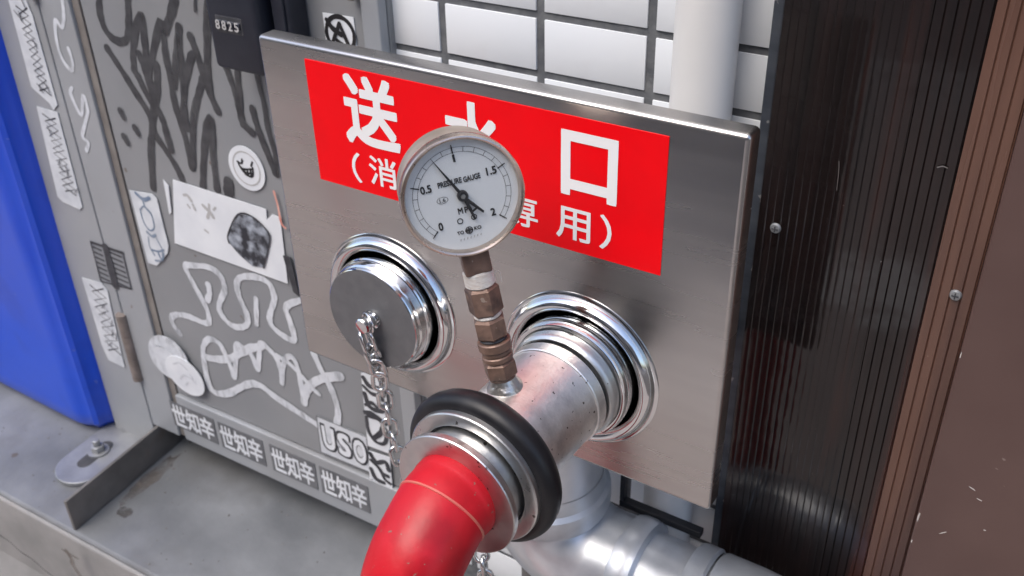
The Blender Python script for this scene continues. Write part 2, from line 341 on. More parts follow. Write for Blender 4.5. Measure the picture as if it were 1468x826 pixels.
def arc(c, r, a0, a1, n, u=V(1, 0, 0), v=V(0, 0, 1)):
    return [Vector(c) + u * (r * math.cos(R_(a0 + (a1 - a0) * i / n))) + v * (r * math.sin(R_(a0 + (a1 - a0) * i / n))) for i in range(n + 1)]
def circ(c, r, n=32, ry=None, rot=0.0):
    ry = ry or r; return [(c[0] + r * math.cos(a) * math.cos(rot) - ry * math.sin(a) * math.sin(rot), c[1] + r * math.cos(a) * math.sin(rot) + ry * math.sin(a) * math.cos(rot)) for a in [2 * math.pi * k / n for k in range(n)]]
def smooth_path(P, sub=8):
    P = [Vector(p) for p in P]; Q = []
    for i in range(len(P) - 1):
        p0, p1, p2, p3 = P[max(i - 1, 0)], P[i], P[i + 1], P[min(i + 2, len(P) - 1)]
        for k in range(sub):
            t = k / sub; Q.append(0.5 * ((2 * p1) + (p2 - p0) * t + (2 * p0 - 5 * p1 + 4 * p2 - p3) * t * t + (3 * p1 - p0 - 3 * p2 + p3) * t ** 3))
    Q.append(P[-1]); return Q

# ------------------------------------------------------------------ graffiti and sticker outlines, metres on the cabinet face (u right, v up)
DARK = [(0.0099, [(0.1078,0.6382),(0.1045,0.629),(0.1001,0.6138),(0.1027,0.5962),(0.1148,0.5866),(0.1304,0.5874),(0.1401,0.597),(0.1473,0.6171),(0.1515,0.6349),(0.1534,0.6437)]),
    (0.01, [(0.0983,0.5742),(0.1141,0.5518),(0.1288,0.529),(0.1436,0.506),(0.1472,0.4817),(0.1598,0.4643),(0.1719,0.4449),(0.1775,0.4296)]),
    (0.0099, [(0.1362,0.5554),(0.1413,0.5777),(0.156,0.6066),(0.1687,0.6214),(0.1657,0.6006),(0.1616,0.5778),(0.1581,0.5528),(0.1598,0.5407)]),
    (0.0108, [(0.1504,0.576),(0.1544,0.5615),(0.1574,0.5434),(0.1571,0.5214)]),
    (0.0116, [(0.2288,0.6528),(0.2243,0.644),(0.2146,0.6275),(0.2011,0.6086)]),
    (0.0099, [(0.1581,0.5528),(0.1748,0.5828),(0.1968,0.618),(0.1958,0.5977),(0.1936,0.5797),(0.1938,0.5588),(0.192,0.5308),(0.1943,0.5092),(0.1984,0.4778),(0.1987,0.4513)]),
    (0.0109, [(0.1755,0.5679),(0.1688,0.5423),(0.154,0.5112),(0.1409,0.4792),(0.1331,0.4575),(0.1213,0.4079)]),
    (0.0101, [(0.1399,0.5498),(0.1487,0.5294),(0.1609,0.5125),(0.1661,0.5006),(0.1674,0.4829),(0.1693,0.4668)]),
    (0.009, [(0.2233,0.616),(0.2147,0.5961),(0.206,0.5728),(0.1977,0.5472)]),
    (0.0095, [(0.2233,0.616),(0.2185,0.5952),(0.215,0.5683),(0.2101,0.5433),(0.2042,0.5142),(0.2045,0.5)]),
    (0.0095, [(0.2038,0.5204),(0.214,0.55),(0.231,0.5826),(0.2368,0.5893)]),
    (0.0094, [(0.2379,0.6081),(0.243,0.5903),(0.2469,0.5676),(0.2505,0.5503),(0.2584,0.5301)]),
    (0.0095, [(0.2437,0.5626),(0.2328,0.5442),(0.2208,0.5221),(0.212,0.4967),(0.2004,0.4534)]),
    (0.0099, [(0.276,0.6585),(0.2739,0.6502),(0.2658,0.6219),(0.2583,0.5926),(0.2531,0.5686),(0.2518,0.5476)]),
    (0.0088, [(0.2737,0.6421),(0.2752,0.6177),(0.2793,0.5959),(0.2855,0.574),(0.2905,0.5544),(0.292,0.5354),(0.2949,0.5223),(0.3049,0.5152)]),
    (0.0083, [(0.3018,0.5993),(0.2974,0.5759),(0.2955,0.5553),(0.2913,0.5322),(0.2928,0.5219)]),
    (0.0072, [(0.3264,0.5892),(0.3265,0.5722),(0.3292,0.5496),(0.3293,0.523),(0.3335,0.4965),(0.3317,0.4728)]),
    (0.0083, [(0.311,0.5433),(0.3122,0.5317),(0.3162,0.5144),(0.3232,0.4928),(0.329,0.4737)]),
    (0.0097, [(0.2104,0.4303),(0.2194,0.4625),(0.2347,0.5044),(0.2449,0.5204),(0.2433,0.5061),(0.2375,0.4746),(0.2333,0.4323)]),
    (0.0144, [(0.2505,0.4296),(0.2544,0.4464)]),
    (0.0035, [(0.2561,0.6507),(0.253,0.6367)]),
    (0.009, [(0.0956,0.5003),(0.0987,0.4926)]),
    (0.0089, [(0.1144,0.4832),(0.1181,0.4764)]),
    (0.0091, [(0.0908,0.4675),(0.0948,0.4598)])]
WHITE = [(0.0089, [(0.1062,0.1924),(0.097,0.2043),(0.0976,0.2151),(0.1072,0.2224),(0.1258,0.2273),(0.143,0.2277),(0.1597,0.2269),(0.1694,0.2321),(0.1713,0.249),(0.1634,0.2686),(0.1529,0.2911),(0.1478,0.3072),(0.1633,0.3126),(0.1923,0.318),(0.2087,0.3114),(0.212,0.2971),(0.2083,0.2863),(0.1973,0.2692),(0.1942,0.2563),(0.2018,0.2447),(0.2144,0.2397),(0.229,0.2435),(0.2399,0.2521),(0.2422,0.2676),(0.2361,0.2851),(0.2341,0.3037),(0.2411,0.3171),(0.258,0.3248),(0.2779,0.3279),(0.2916,0.3228),(0.2944,0.3051),(0.2852,0.2852),(0.2804,0.2721),(0.2837,0.2616),(0.2974,0.2544),(0.314,0.2522),(0.3167,0.2609),(0.3133,0.2828),(0.3104,0.2951),(0.3174,0.3047),(0.338,0.3167)]),
    (0.0094, [(0.183,0.2903),(0.1823,0.2783),(0.1758,0.2665)]),
    (0.0072, [(0.2632,0.2954),(0.2564,0.2565)]),
    (0.0089, [(0.1447,0.1709),(0.1466,0.1837),(0.1575,0.1994),(0.1697,0.2048),(0.1822,0.2007),(0.1872,0.1882),(0.1933,0.1688),(0.1955,0.155)]),
    (0.0112, [(0.1455,0.1688),(0.1702,0.1738),(0.1941,0.1835),(0.2163,0.1996),(0.2379,0.2152),(0.2576,0.2243)]),
    (0.0086, [(0.1955,0.155),(0.2045,0.1824),(0.2124,0.2111),(0.2239,0.2104),(0.2357,0.2052),(0.2428,0.1843)]),
    (0.0087, [(0.2428,0.1843),(0.2504,0.2081),(0.2572,0.2288),(0.27,0.2241),(0.2805,0.2141),(0.2847,0.1971),(0.2822,0.1775)]),
    (0.0078, [(0.2822,0.1775),(0.2883,0.2031),(0.2994,0.223),(0.3094,0.2243),(0.3141,0.2101),(0.3149,0.1874),(0.3149,0.1592)]),
    (0.007, [(0.2814,0.219),(0.3002,0.2142),(0.3175,0.2022),(0.3323,0.1893),(0.3432,0.1831)]),
    (0.0122, [(0.3149,0.1592),(0.3206,0.1779),(0.336,0.1976),(0.3576,0.2136),(0.3824,0.225)]),
    (0.0095, [(0.3448,0.2435),(0.3539,0.2201),(0.363,0.2032),(0.3693,0.1827),(0.3698,0.1619),(0.3634,0.1427)]),
    (0.0108, [(0.144,0.1682),(0.141,0.1349),(0.1447,0.116),(0.1581,0.1135),(0.1799,0.123),(0.2029,0.1405),(0.2248,0.1549),(0.2439,0.1584),(0.2653,0.1496),(0.3015,0.1395),(0.3325,0.1313)])]
WHITE_FRAME = [(0.0053, [(0.0487,0.6291),(0.0427,0.605),(0.0332,0.5903),(0.0255,0.5982),(0.0177,0.5745),(0.0183,0.553),(0.0293,0.5397),(0.0364,0.5496),(0.0356,0.5664)]),
    (0.0055, [(0.0229,0.5173),(0.017,0.5082),(0.0265,0.4836),(0.0399,0.5106),(0.0417,0.4931),(0.0301,0.4743),(0.0181,0.4551),(0.026,0.4482),(0.0182,0.4363)])]
POSTER = [(0.1621,0.4286),(0.307,0.4257),(0.3056,0.4126),(0.3153,0.4216),(0.3267,0.4201),(0.3217,0.3341),(0.1394,0.3382)]
POSTER_BIT = [(0.1447,0.4246),(0.1518,0.4182),(0.1463,0.3818),(0.1417,0.3782)]
ROCK = [(0.2618,0.4082),(0.2842,0.4116),(0.3042,0.3988),(0.3055,0.3856),(0.288,0.346),(0.2694,0.3431),(0.2519,0.3525),(0.2379,0.3652),(0.2393,0.3773)]
SKULL = [(0.0771,0.3949),(0.1176,0.3997),(0.1251,0.3944),(0.1262,0.3302),(0.1213,0.3188),(0.0947,0.2933),(0.0782,0.2926)]
STRIP = [[(-0.0529,0.6106),(-0.019,0.6148),(-0.0148,0.5973),(-0.0144,0.4893),(-0.0253,0.4806),(-0.0295,0.4883),(-0.0514,0.5011),(-0.0571,0.5051)],[(-0.058,0.4797),(-0.0188,0.4785),(-0.0217,0.3496),(-0.0289,0.344),(-0.0612,0.3475),(-0.0694,0.3532)],[(-0.0679,0.2302),(-0.0281,0.2336),(-0.0183,0.2241),(-0.0277,0.0917),(-0.0614,0.0935),(-0.0671,0.1168)]]
TALL = [[(0.4168,0.2435),(0.4485,0.255),(0.4508,0.2224),(0.4475,0.1351),(0.4131,0.1335)],[(0.4134,0.1256),(0.4456,0.129),(0.4445,0.0825),(0.4393,0.0577),(0.4054,0.0388)]]
ROUND = [(0.2879,0.4705),(0.2629,0.465),(0.2934,0.4954)]

# ------------------------------------------------------------------ setting: street, ledge, walls
LEDGE = -0.74
def sheet(name, x0, x1, y0, y1, z, m, kind='structure'):
    o = MB().add([(x0, y0, z), (x1, y0, z), (x1, y1, z), (x0, y1, z)], [(0, 1, 2, 3)]).build(name, m); return tag(o, kind=kind)
sheet('road', -40, 40, -60, -2.6, -1.12, 'asphalt')
pave = MB().box((-20, -2.6, -1.12), (20, 3.0, -1.004)).build('pavement', 'paving_joint'); tag(pave, kind='structure')
slab_me = None
for i in range(14):                       # paving slabs near enough to be mirrored in the steel
    for j in range(8):
        x = -2.6 + i * 0.303; y = -2.45 + j * 0.303
        if slab_me is None:
            o = MB().box((-0.149, -0.149, -1.006), (0.149, 0.149, -1.0)).build('paving_slab', 'paving', pave, bevel=0.002, seg=1); slab_me = o.data
        else:
            o = bpy.data.objects.new('paving_slab', slab_me); col.objects.link(o); o.parent = pave
        o.location = (x, y, 0)
kerb = MB().box((-20, -2.75, -1.13), (20, -2.602, -0.998)).build('kerb', 'kerb', bevel=0.01); tag(kerb, kind='structure')
sheet('road_line', -20, 20, -3.1, -2.98, -1.116, 'road_paint')
sheet('added_reflector', -0.55, 0.42, -1.42, -1.20, -0.9965, 'road_paint')  # added white sheet, gives the steel plate a bright band to mirror
ledge = MB().add([(-2.6, -0.1106, -1.01), (1.6, 0.0196, -1.01), (1.6, 0.6, -1.01), (-2.6, 0.6, -1.01), (-2.6, -0.1106, LEDGE), (1.6, 0.0196, LEDGE), (1.6, 0.6, LEDGE), (-2.6, 0.6, LEDGE)],
               [(3, 2, 1, 0), (4, 5, 6, 7), (0, 1, 5, 4), (1, 2, 6, 5), (2, 3, 7, 6), (3, 0, 4, 7)]).build('ledge', 'concrete', bevel=0.005, seg=3); tag(ledge, kind='structure')
def le(x): return -0.0445 + 0.031 * (x + 0.4664)
lf = MB().add([(-2.6, le(-2.6) - 0.004, -0.7465), (1.6, le(1.6) - 0.004, -0.7465), (1.6, le(1.6) - 0.010, -0.87), (-2.6, le(-2.6) - 0.010, -0.87), (-2.6, le(-2.6) + 0.03, -0.7465), (1.6, le(1.6) + 0.03, -0.7465), (1.6, le(1.6) + 0.03, -0.87), (-2.6, le(-2.6) + 0.03, -0.87)],
    [(0, 1, 2, 3), (4, 7, 6, 5), (0, 4, 5, 1), (3, 2, 6, 7), (0, 3, 7, 4), (1, 5, 6, 2)]).build('ledge_face', 'concrete_face', bevel=0.003, seg=2); tag(lf, kind='structure')
tag(MB().add([(-2.6, le(-2.6) - 0.006, -0.862), (1.6, le(1.6) - 0.006, -0.862), (1.6, le(1.6) - 0.05, -1.0), (-2.6, le(-2.6) - 0.05, -1.0), (-2.6, le(-2.6) + 0.02, -1.0), (1.6, le(1.6) + 0.02, -1.0)], [(0, 1, 2, 3), (0, 4, 5, 1), (3, 2, 5, 4)]).build('ledge_footing', 'concrete_face'), kind='structure')
random.seed(5)
FLg = (V(0, 0, LEDGE), V(1, 0, 0), V(0, 1, 0), V(0, 0, 1))
def blot(cx_, cy_, rx, ry, rot=0.0, n=22, wob=0.18): return [(cx_ + (a - cx_) * (1 + f), cy_ + (b - cy_) * (1 + f)) for (a, b) in circ((cx_, cy_), rx, n, ry, rot) for f in [random.uniform(-wob, wob)]]
MB().add([FLg[0] + V(a, b, 0.0004) for a, b in blot(-0.432, 0.018, 0.012, 0.009)], [tuple(range(22))]).flat('stain', 'stain_dark', ledge, FLg)
MB().add([FLg[0] + V(a, b, 0.0004) for a, b in blot(-0.455, 0.085, 0.012, 0.055, 0.1)], [tuple(range(22))]).flat('stain', 'stain_brown', ledge, FLg)
FLf = (V(0, le(-0.45) - 0.0072, 0), V(1, 0.031, 0).normalized(), V(0, 0, 1), V(0.031, -1, 0).normalized())
MB().ribbon([(-0.447, -0.749), (-0.441, -0.760), (-0.443, -0.772), (-0.436, -0.785), (-0.432, -0.80), (-0.434, -0.82)], 0.010, FLf, 0.0012, sub=4).flat('stain', 'stain_brown', lf, FLf)
MB().ribbon([(-0.455, -0.748), (-0.447, -0.7495), (-0.437, -0.749), (-0.424, -0.7485)], 0.005, FLf, 0.0018, sub=4).flat('stain', 'stain_brown', lf, FLf)
MB().ribbon([(-0.62, -0.800), (-0.59, -0.803), (-0.57, -0.812), (-0.545, -0.814), (-0.52, -0.824), (-0.49, -0.829), (-0.46, -0.842)], 0.0022, FLf, 0.0022, sub=4).flat('crack', 'gap_dark', lf, FLf)
gm = MB(); random.seed(11)
for k in range(170):
    x = random.uniform(-0.75, -0.05); y = random.uniform(le(x) + 0.006, 0.20); r = random.uniform(0.0006, 0.0017); a = random.uniform(0, 6.28)
    gm.add([(x + r * math.cos(a + t) * random.uniform(0.7, 1.3), y + r * math.sin(a + t), LEDGE + 0.0002) for t in (0, 1.6, 3.1, 4.7)] + [(x, y, LEDGE + r * 0.9)], [(0, 1, 4), (1, 2, 4), (2, 3, 4), (3, 0, 4), (3, 2, 1, 0)])
gt = gm.build('grit', 'stain_grit', ledge); gt['kind'] = 'stuff'
bw = MB().box((-20, 0.49, -1.0), (-1.2, 1.2, 4.5)).box((-1.2, 0.49, -1.0), (1.4, 1.2, 4.5)).box((1.4, 0.145, -1.0), (20, 1.2, 4.5)).box((-20, 0.20, 0.9), (20, 0.49, 4.5)).build('building_wall', 'plaster_pale'); tag(bw, kind='structure')

# white tiled wall with recessed dark joints
tw = thing('tile_wall', 'white glossy tiled wall with dark grey joints behind the steel plate', 'wall', (0.19, 0.165, LEDGE))
MB().box((-0.006, 0.1632, LEDGE + 0.0005), (0.372, 0.40, 0.62)).build('backing', 'grout', tw)
cols = [(-0.0055, 0.054), (0.062, 0.154), (0.162, 0.254), (0.262, 0.3545)]
shared = {}
for ci, (xa, xb) in enumerate(cols):
    for k in range(-15, 13):
        za = -0.005 + 0.05 * k + 0.0032; zb = za + 0.0436
        if za < LEDGE: continue
        w = xb - xa; key = round(w, 4)
        if key not in shared:
            o = MB().box((-w / 2, -0.0045, -0.0218 - ZO), (w / 2, 0.0075, 0.0218 - ZO)).build('tile', 'tile_white', None, bevel=0.0005, seg=2, smooth=40); shared[key] = o.data
        else:
            o = bpy.data.objects.new('tile', shared[key]); col.objects.link(o)
        o.parent = tw
        o.location = Vector(((xa + xb) / 2, 0.166 + random.uniform(-0.0005, 0.0005), (za + zb) / 2 + ZO)) - tw.location
        o.rotation_euler = (random.uniform(-0.004, 0.004), 0, random.uniform(-0.003, 0.003))

# downpipe
dp = thing('downpipe', 'pale grey plastic downpipe running down the white tiled wall', 'pipe', (0.312, 0.139, LEDGE))
MB().lathe((0.312, 0.139, 0), (0, 0, 1), [(LEDGE + 0.001, 0.0235), (0.62, 0.0235)], 48).build('pipe', 'pvc', dp, smooth=40)
MB().lathe((0.312, 0.139, 0), (0, 0, 1), [(-0.62, 0.0237), (-0.62, 0.0265), (-0.56, 0.0265), (-0.558, 0.0237)], 48).build('socket', 'pvc', dp, smooth=40)

# ------------------------------------------------------------------ brown panels on the right
PF = 0.130
rp = thing('ribbed_panel', 'dark glossy ribbed panel right of the steel plate', 'panel', (0.44, PF, LEDGE))
def ribs(x0, x1, pitch, depth, name, m, duty=0.72):
    mb = MB(); prof = []; x = x0
    while x < x1 - 1e-6:
        xe = min(x + pitch, x1)
        for k in range(5):
            t = k / 4; prof.append((x + (xe - x) * duty * t, PF - 0.00004 * math.sin(math.pi * t)))
        prof.append((x + (xe - x) * (duty + 0.04), PF + depth * 0.6)); prof.append((x + (xe - x) * (duty + 1) / 2, PF + depth)); prof.append((x + (xe - x) * 0.985, PF + depth * 0.5))
        x = xe
    prof.append((x1, PF)); prof += [(x1, 0.160), (x0, 0.160)]
    n = len(prof); vs = [(a, b, LEDGE + 0.001) for a, b in prof] + [(a, b, 0.62) for a, b in prof]
    fs = [(i, (i + 1) % n, n + (i + 1) % n, n + i) for i in range(n)]
    return mb.add(vs, fs).build(name, m, rp, smooth=28)
ribs(0.3690, 0.4630, 0.00588, 0.0004, 'ribbed_sheet', 'smoked_panel', 0.80)
ribs(0.4636, 0.4975, 0.00678, 0.0007, 'ribbed_sheet', 'smoked_panel', 0.82)
ribs(0.4980, 0.5268, 0.0072, 0.0013, 'ribbed_strip', 'brown_rib', 0.80)['label'] = 'brown matt ribbed edge strip'
MB().box((0.3605, 0.1325, LEDGE + 0.001), (0.3688, 0.160, 0.62)).build('edge_trim', 'trim_dark', rp, bevel=0.0015)
for (sx, sz) in ((0.3831, -0.1259), (0.5151, -0.1431)):
    s = MB().lathe((sx, PF, sz), (0, -1, 0), [(-0.002, 0.0042), (0.0005, 0.0042), (0.0018, 0.0034), (0.0022, 0.0)], 20).build('screw', 'galvanised_flat', rp, smooth=50)
    MB().box((sx - 0.0024, PF - 0.0028, sz - 0.0004), (sx + 0.0024, PF - 0.0019, sz + 0.0004)).box((sx - 0.0004, PF - 0.0029, sz - 0.0024), (sx + 0.0004, PF - 0.0018, sz + 0.0024)).build('cross_slot', 'gap_dark', s)
bd = thing('brown_door', 'flat chocolate brown painted panel with chipped edge at far right', 'door', (0.75, PF, LEDGE))
MB().box((0.5274, 0.1262, LEDGE + 0.001), (1.30, 0.160, 0.62)).build('leaf', 'brown_paint', bd, bevel=0.0012, seg=2)
FD = (V(0, 0.1262, 0), V(1, 0, 0), V(0, 0, 1), V(0, -1, 0))
random.seed(21)
def fleck(cx_, cz_, L, W, ang, h=0.0003):
    mb = MB(); n = 9; pts = []
    for k in range(n):
        a = 2 * math.pi * k / n; r = random.uniform(0.55, 1.15)
        x, y = L * math.cos(a) * r, W * math.sin(a) * r
        pts.append((cx_ + x * math.cos(ang) - y * math.sin(ang), cz_ + x * math.sin(ang) + y * math.cos(ang)))
    mb.prism(pts, FD, -0.0005, h).build('paint_chip', 'chip', bd)
for (x, z, L, W, a) in ((0.5288, -0.345, 0.006, 0.0008, 1.5), (0.5286, -0.372, 0.0022, 0.0007, 1.6),
                        (0.5284, -0.188, 0.003, 0.0004, 1.55), (0.5285, -0.42, 0.002, 0.0007, 1.4),
                        (0.560, -0.300, 0.0032, 0.0004, -0.35), (0.5665, -0.308, 0.002, 0.0002, -0.2), (0.549, -0.352, 0.0035, 0.0003, 0.75),
                        (0.576, -0.335, 0.0009, 0.0005, 0.2)):
    fleck(x, z, L, W, a)
FDP = (V(0, PF - 0.0008, 0), V(1, 0, 0), V(0, 0, 1), V(0, -1, 0))
for pts, w in (([(0.4215, -0.062), (0.4225, -0.070), (0.4232, -0.084)], 0.0004), ([(0.4855, -0.052), (0.4885, -0.0505), (0.4915, -0.051)], 0.0008)):
    MB().ribbon(pts, w, FDP, 0.0004, sub=4).flat('scratch', 'scuff', rp, FDP)
# ------------------------------------------------------------------ grey steel cabinet
TH = math.atan2(0.01, 0.3935)
CO = V(-0.49, 0.13, -0.687)
CU = V(math.cos(TH), math.sin(TH), 0); CV = V(0, 0, 1); CN = V(math.sin(TH), -math.cos(TH), 0)
FC = (CO, CU, CV, CN)                       # frame face
FDr = (CO + CN * -0.005, CU, CV, CN)        # door face, 5 mm behind it
cb = thing('utility_cabinet', 'grey steel utility cabinet covered in graffiti and stickers', 'cabinet', CO)
TOP = 1.05
MB().obox(CO + CN * -0.012, CU, CV, CN, 0.494, TOP, -0.30).build('body', 'cabinet_grey', cb, bevel=0.002)
MB().obox(CO + CU * 0.0015 + CN * -0.0118, CU, CV, CN, 0.0545, TOP, 0.0118).build('left_stile', 'cabinet_frame', cb, bevel=0.0015)
MB().obox(CO + CU * 0.4725 + CN * -0.0118, CU, CV, CN, 0.0205, TOP, 0.0118).build('right_stile', 'cabinet_frame', cb, bevel=0.0015)
MB().obox(CO + CU * 0.0685 + CN * -0.0118, CU, CV, CN, 0.4035, 0.079, 0.0118).build('bottom_rail', 'cabinet_frame', cb, bevel=0.0015)
MB().obox(CO + CU * 0.0685 + CV * (TOP - 0.08) + CN * -0.0118, CU, CV, CN, 0.4035, 0.08, 0.0118).build('top_rail', 'cabinet_frame', cb, bevel=0.0015)
door = MB().obox(CO + CU * 0.0705 + CV * 0.0815 + CN * -0.0115, CU, CV, CN, 0.3995, TOP - 0.165, 0.0065).build('door', 'cabinet_grey', cb, bevel=0.0012)
MB().obox(CO + CU * 0.0562 + CV * 0.0005 + CN * -0.0117, CU, CV, CN, 0.0120, TOP - 0.001, 0.0075).build('gasket', 'groove_grime', cb)
post = MB().obox(CO + CU * -0.095 + CV * -0.0527 + CN * -0.05, CU, CV, CN, 0.0935, TOP + 0.05, 0.0495).build('side_post', 'cabinet_frame', cb, bevel=0.0015)
hg = MB().lathe(CO + CU * -0.001 + CN * 0.001, CV, [(0.082, 0.0), (0.082, 0.008), (0.118, 0.008), (0.118, 0.0072), (0.120, 0.0072), (0.120, 0.008), (0.156, 0.008), (0.156, 0.0072), (0.158, 0.0072), (0.158, 0.008), (0.192, 0.008), (0.192, 0.0)], 20).build('hinge', 'rust', cb, smooth=40)
MB().lathe(CO + CU * -0.001 + CN * 0.001, CV, [(0.62, 0.0), (0.62, 0.008), (0.73, 0.008), (0.73, 0.0)], 20).build('hinge', 'rust', cb, smooth=40)
# marker pen tags
for i, (w, pts) in enumerate(DARK):
    MB().ribbon(pts, w, FDr, 0.0004 + i * 0.00004).flat('graffiti_stroke', 'marker_black', door, FDr)
for i, (w, pts) in enumerate(WHITE):
    MB().ribbon(pts, w, FDr, 0.0007 + i * 0.00004).flat('graffiti_stroke', 'marker_white', door, FDr)
for i, (w, pts) in enumerate(WHITE_FRAME):
    MB().ribbon(pts, w, FC, 0.0004 + i * 0.00004).flat('graffiti_stroke', 'marker_white', cb, FC)
# stickers
def sticker(poly, fr, h, m, parent, label, thick=0.0004):
    return MB().prism(poly, fr, h - 0.0003, h + thick).build('sticker', m, parent, label=label)
H1 = 0.0016
po = sticker(POSTER, FDr, H1, 'paper_white', door, 'torn white paper poster')
sticker(POSTER_BIT, FDr, H1, 'paper_white', door, 'torn white paper scrap')
for pts, w in (([(0.176, 0.412), (0.182, 0.413), (0.187, 0.407)], 0.004), ([(0.188, 0.402), (0.190, 0.397)], 0.004), ([(0.179, 0.400), (0.182, 0.397)], 0.003),
               ([(0.205, 0.406), (0.214, 0.400), (0.219, 0.394)], 0.005), ([(0.216, 0.409), (0.213, 0.398), (0.209, 0.391)], 0.004), ([(0.222, 0.404), (0.226, 0.408)], 0.003), ([(0.200, 0.372), (0.205, 0.370)], 0.003)):
    MB().ribbon(pts, w, FDr, H1 + 0.0006).flat('print', 'print_grey', po, FDr)
# bare patch left where the poster tore
rk = sticker(ROCK, FDr, H1 + 0.0007, 'sticker_rock', door, 'black and grey gem shaped sticker')
cx0 = sum(p[0] for p in ROCK) / len(ROCK); cy0 = sum(p[1] for p in ROCK) / len(ROCK)
MB().ribbon(ROCK[-2:] + ROCK[:5], 0.0022, FDr, H1 + 0.0014).flat('print', 'sticker_black', rk, FDr)
sk = sticker(SKULL, FDr, H1, 'paper_worn', door, 'narrow white sticker with blue drawing')
for pts, w in (([(0.088, 0.394), (0.1, 0.388), (0.112, 0.393)], 0.005), ([(0.098, 0.39), (0.1, 0.378), (0.108, 0.371)], 0.003), ([(0.089, 0.372), (0.09, 0.355), (0.098, 0.345), (0.108, 0.352), (0.108, 0.37), (0.098, 0.378), (0.09, 0.372)], 0.0022),
               ([(0.092, 0.341), (0.100, 0.337), (0.107, 0.341)], 0.004), ([(0.092, 0.334), (0.09, 0.32), (0.096, 0.309)], 0.002), ([(0.107, 0.336), (0.113, 0.322), (0.111, 0.313)], 0.002), ([(0.093, 0.316), (0.105, 0.317), (0.116, 0.322)], 0.0028), ([(0.104, 0.314), (0.108, 0.305), (0.114, 0.317)], 0.003), ([(0.095, 0.301), (0.104, 0.303)], 0.003)):
    MB().ribbon(pts, w, FDr, H1 + 0.0006).flat('print', 'ink_blue', sk, FDr)
rs = sticker(circ(ROUND[0], 0.0262, 40), FDr, H1, 'paper_white', door, 'round white sticker with small dark drawing')
MB().ribbon(circ(ROUND[0], 0.0195, 40) + [circ(ROUND[0], 0.0195, 40)[0]], 0.0016, FDr, H1 + 0.0005, sub=1).flat('print', 'print_grey', rs, FDr)
for pts in ([(-0.011, 0.004), (-0.007, -0.003), (0.0, -0.008), (0.008, -0.007), (0.010, 0.003)], [(-0.012, 0.006), (-0.006, 0.005), (-0.004, 0.010)], [(-0.004, -0.001), (-0.003, -0.007)], [(0.001, -0.001), (0.002, -0.008)], [(0.006, 0.001), (0.006, -0.007)], [(-0.006, -0.002), (0.008, 0.001)], [(0.008, 0.005), (0.011, 0.010)], [(-0.008, 0.0), (-0.001, -0.005), (0.007, -0.004)]):
    MB().ribbon([(ROUND[0][0] + a, ROUND[0][1] + b) for a, b in pts], 0.0024, FDr, H1 + 0.0007 + random.uniform(0, 0.0002)).flat('print', 'print_black', rs, FDr)
OV = (0.077, 0.146); OV2 = (0.103, 0.126)
sticker(circ(OV, 0.040, 32, 0.035, 0.5), FC, 0.0006, 'marker_white', cb, 'worn round white sticker over cabinet corner')
sticker(circ(OV2, 0.036, 32, 0.030, -0.2), FC, 0.0013, 'paper_white', cb, 'creased round white sticker overlapping another')
for pts in ([(0.085, 0.140), (0.098, 0.147), (0.112, 0.140)], [(0.092, 0.118), (0.103, 0.128), (0.118, 0.126)], [(0.055, 0.160), (0.072, 0.165), (0.088, 0.158)], [(0.100, 0.110), (0.108, 0.118)], [(0.115, 0.133), (0.122, 0.122)]):
    MB().ribbon(pts, 0.0022, FC, 0.0020 + random.uniform(0, 0.0003)).flat('crease', 'paper_worn', cb, FC)
for i, q in enumerate(STRIP):
    st = sticker(q, FC, 0.0006, 'paper_worn', post, ('white scrawled sticker at top of post', 'white scrawled sticker on middle of post', 'white scrawled sticker low on post')[i])
    us = [p[0] for p in q]; vs_ = [p[1] for p in q]; random.seed(i + 3)
    u0, u1, v0, v1 = sorted(us)[1] + 0.012, max(us) - 0.006, min(vs_) + 0.014, max(vs_) - 0.008
    n = 13 if i < 2 else 10
    for ph, w in ((0, 0.0019), (1, 0.0019)):
        zig = []
        for k in range(n): zig.append((u0 + (u1 - u0) * (((k + ph) % 2) * 0.9 + random.uniform(-0.04, 0.10)) , v1 + (v0 - v1) * (k + 0.3 * random.random()) / n))
        MB().ribbon(zig, w, FC, 0.0012 + ph * 0.0003, sub=1).flat('print', 'sticker_black', st, FC)
    for k in range(6):
        p = (random.uniform(u0, u1), random.uniform(v0, v1)); a = random.uniform(0.6, 2.4)
        MB().ribbon([p, (p[0] + 0.012 * math.cos(a), p[1] + 0.012 * math.sin(a))], 0.0015, FC, 0.0019 + k * 0.00003).flat('print', 'sticker_grey', st, FC)
gq = [(-0.025, 0.297), (0.037, 0.2975), (0.0352, 0.2425), (-0.0268, 0.2365)]
gs = MB().ribbon(gq[:2], 0.0044, FC, 0.0006).ribbon(gq[1:3], 0.0022, FC, 0.0007).ribbon(gq[2:], 0.0022, FC, 0.0008).ribbon([gq[3], gq[0]], 0.0026, FC, 0.0009).ribbon([(0.004, 0.297), (0.003, 0.239)], 0.013, FC, 0.0010)
gs.flat('sticker', 'sticker_black', cb, FC, 'dark grid sticker across cabinet seam')
for k in range(7):
    v_ = 0.291 - k * 0.0078
    MB().ribbon([(-0.022, v_), (-0.006, v_ - 0.001)], 0.0030, FC, 0.0013 + k * 0.00002).ribbon([(0.012, v_ + 0.001), (0.033, v_)], 0.0030, FC, 0.0013 + k * 0.00002).flat('print', 'sticker_black', cb, FC)
ss = sticker([(0.334, 0.1465), (0.4115, 0.1457), (0.4105, 0.089), (0.332, 0.088)], FDr, H1 + 0.0002, 'paper_worn', door, 'white rectangular sticker with bubble letters')
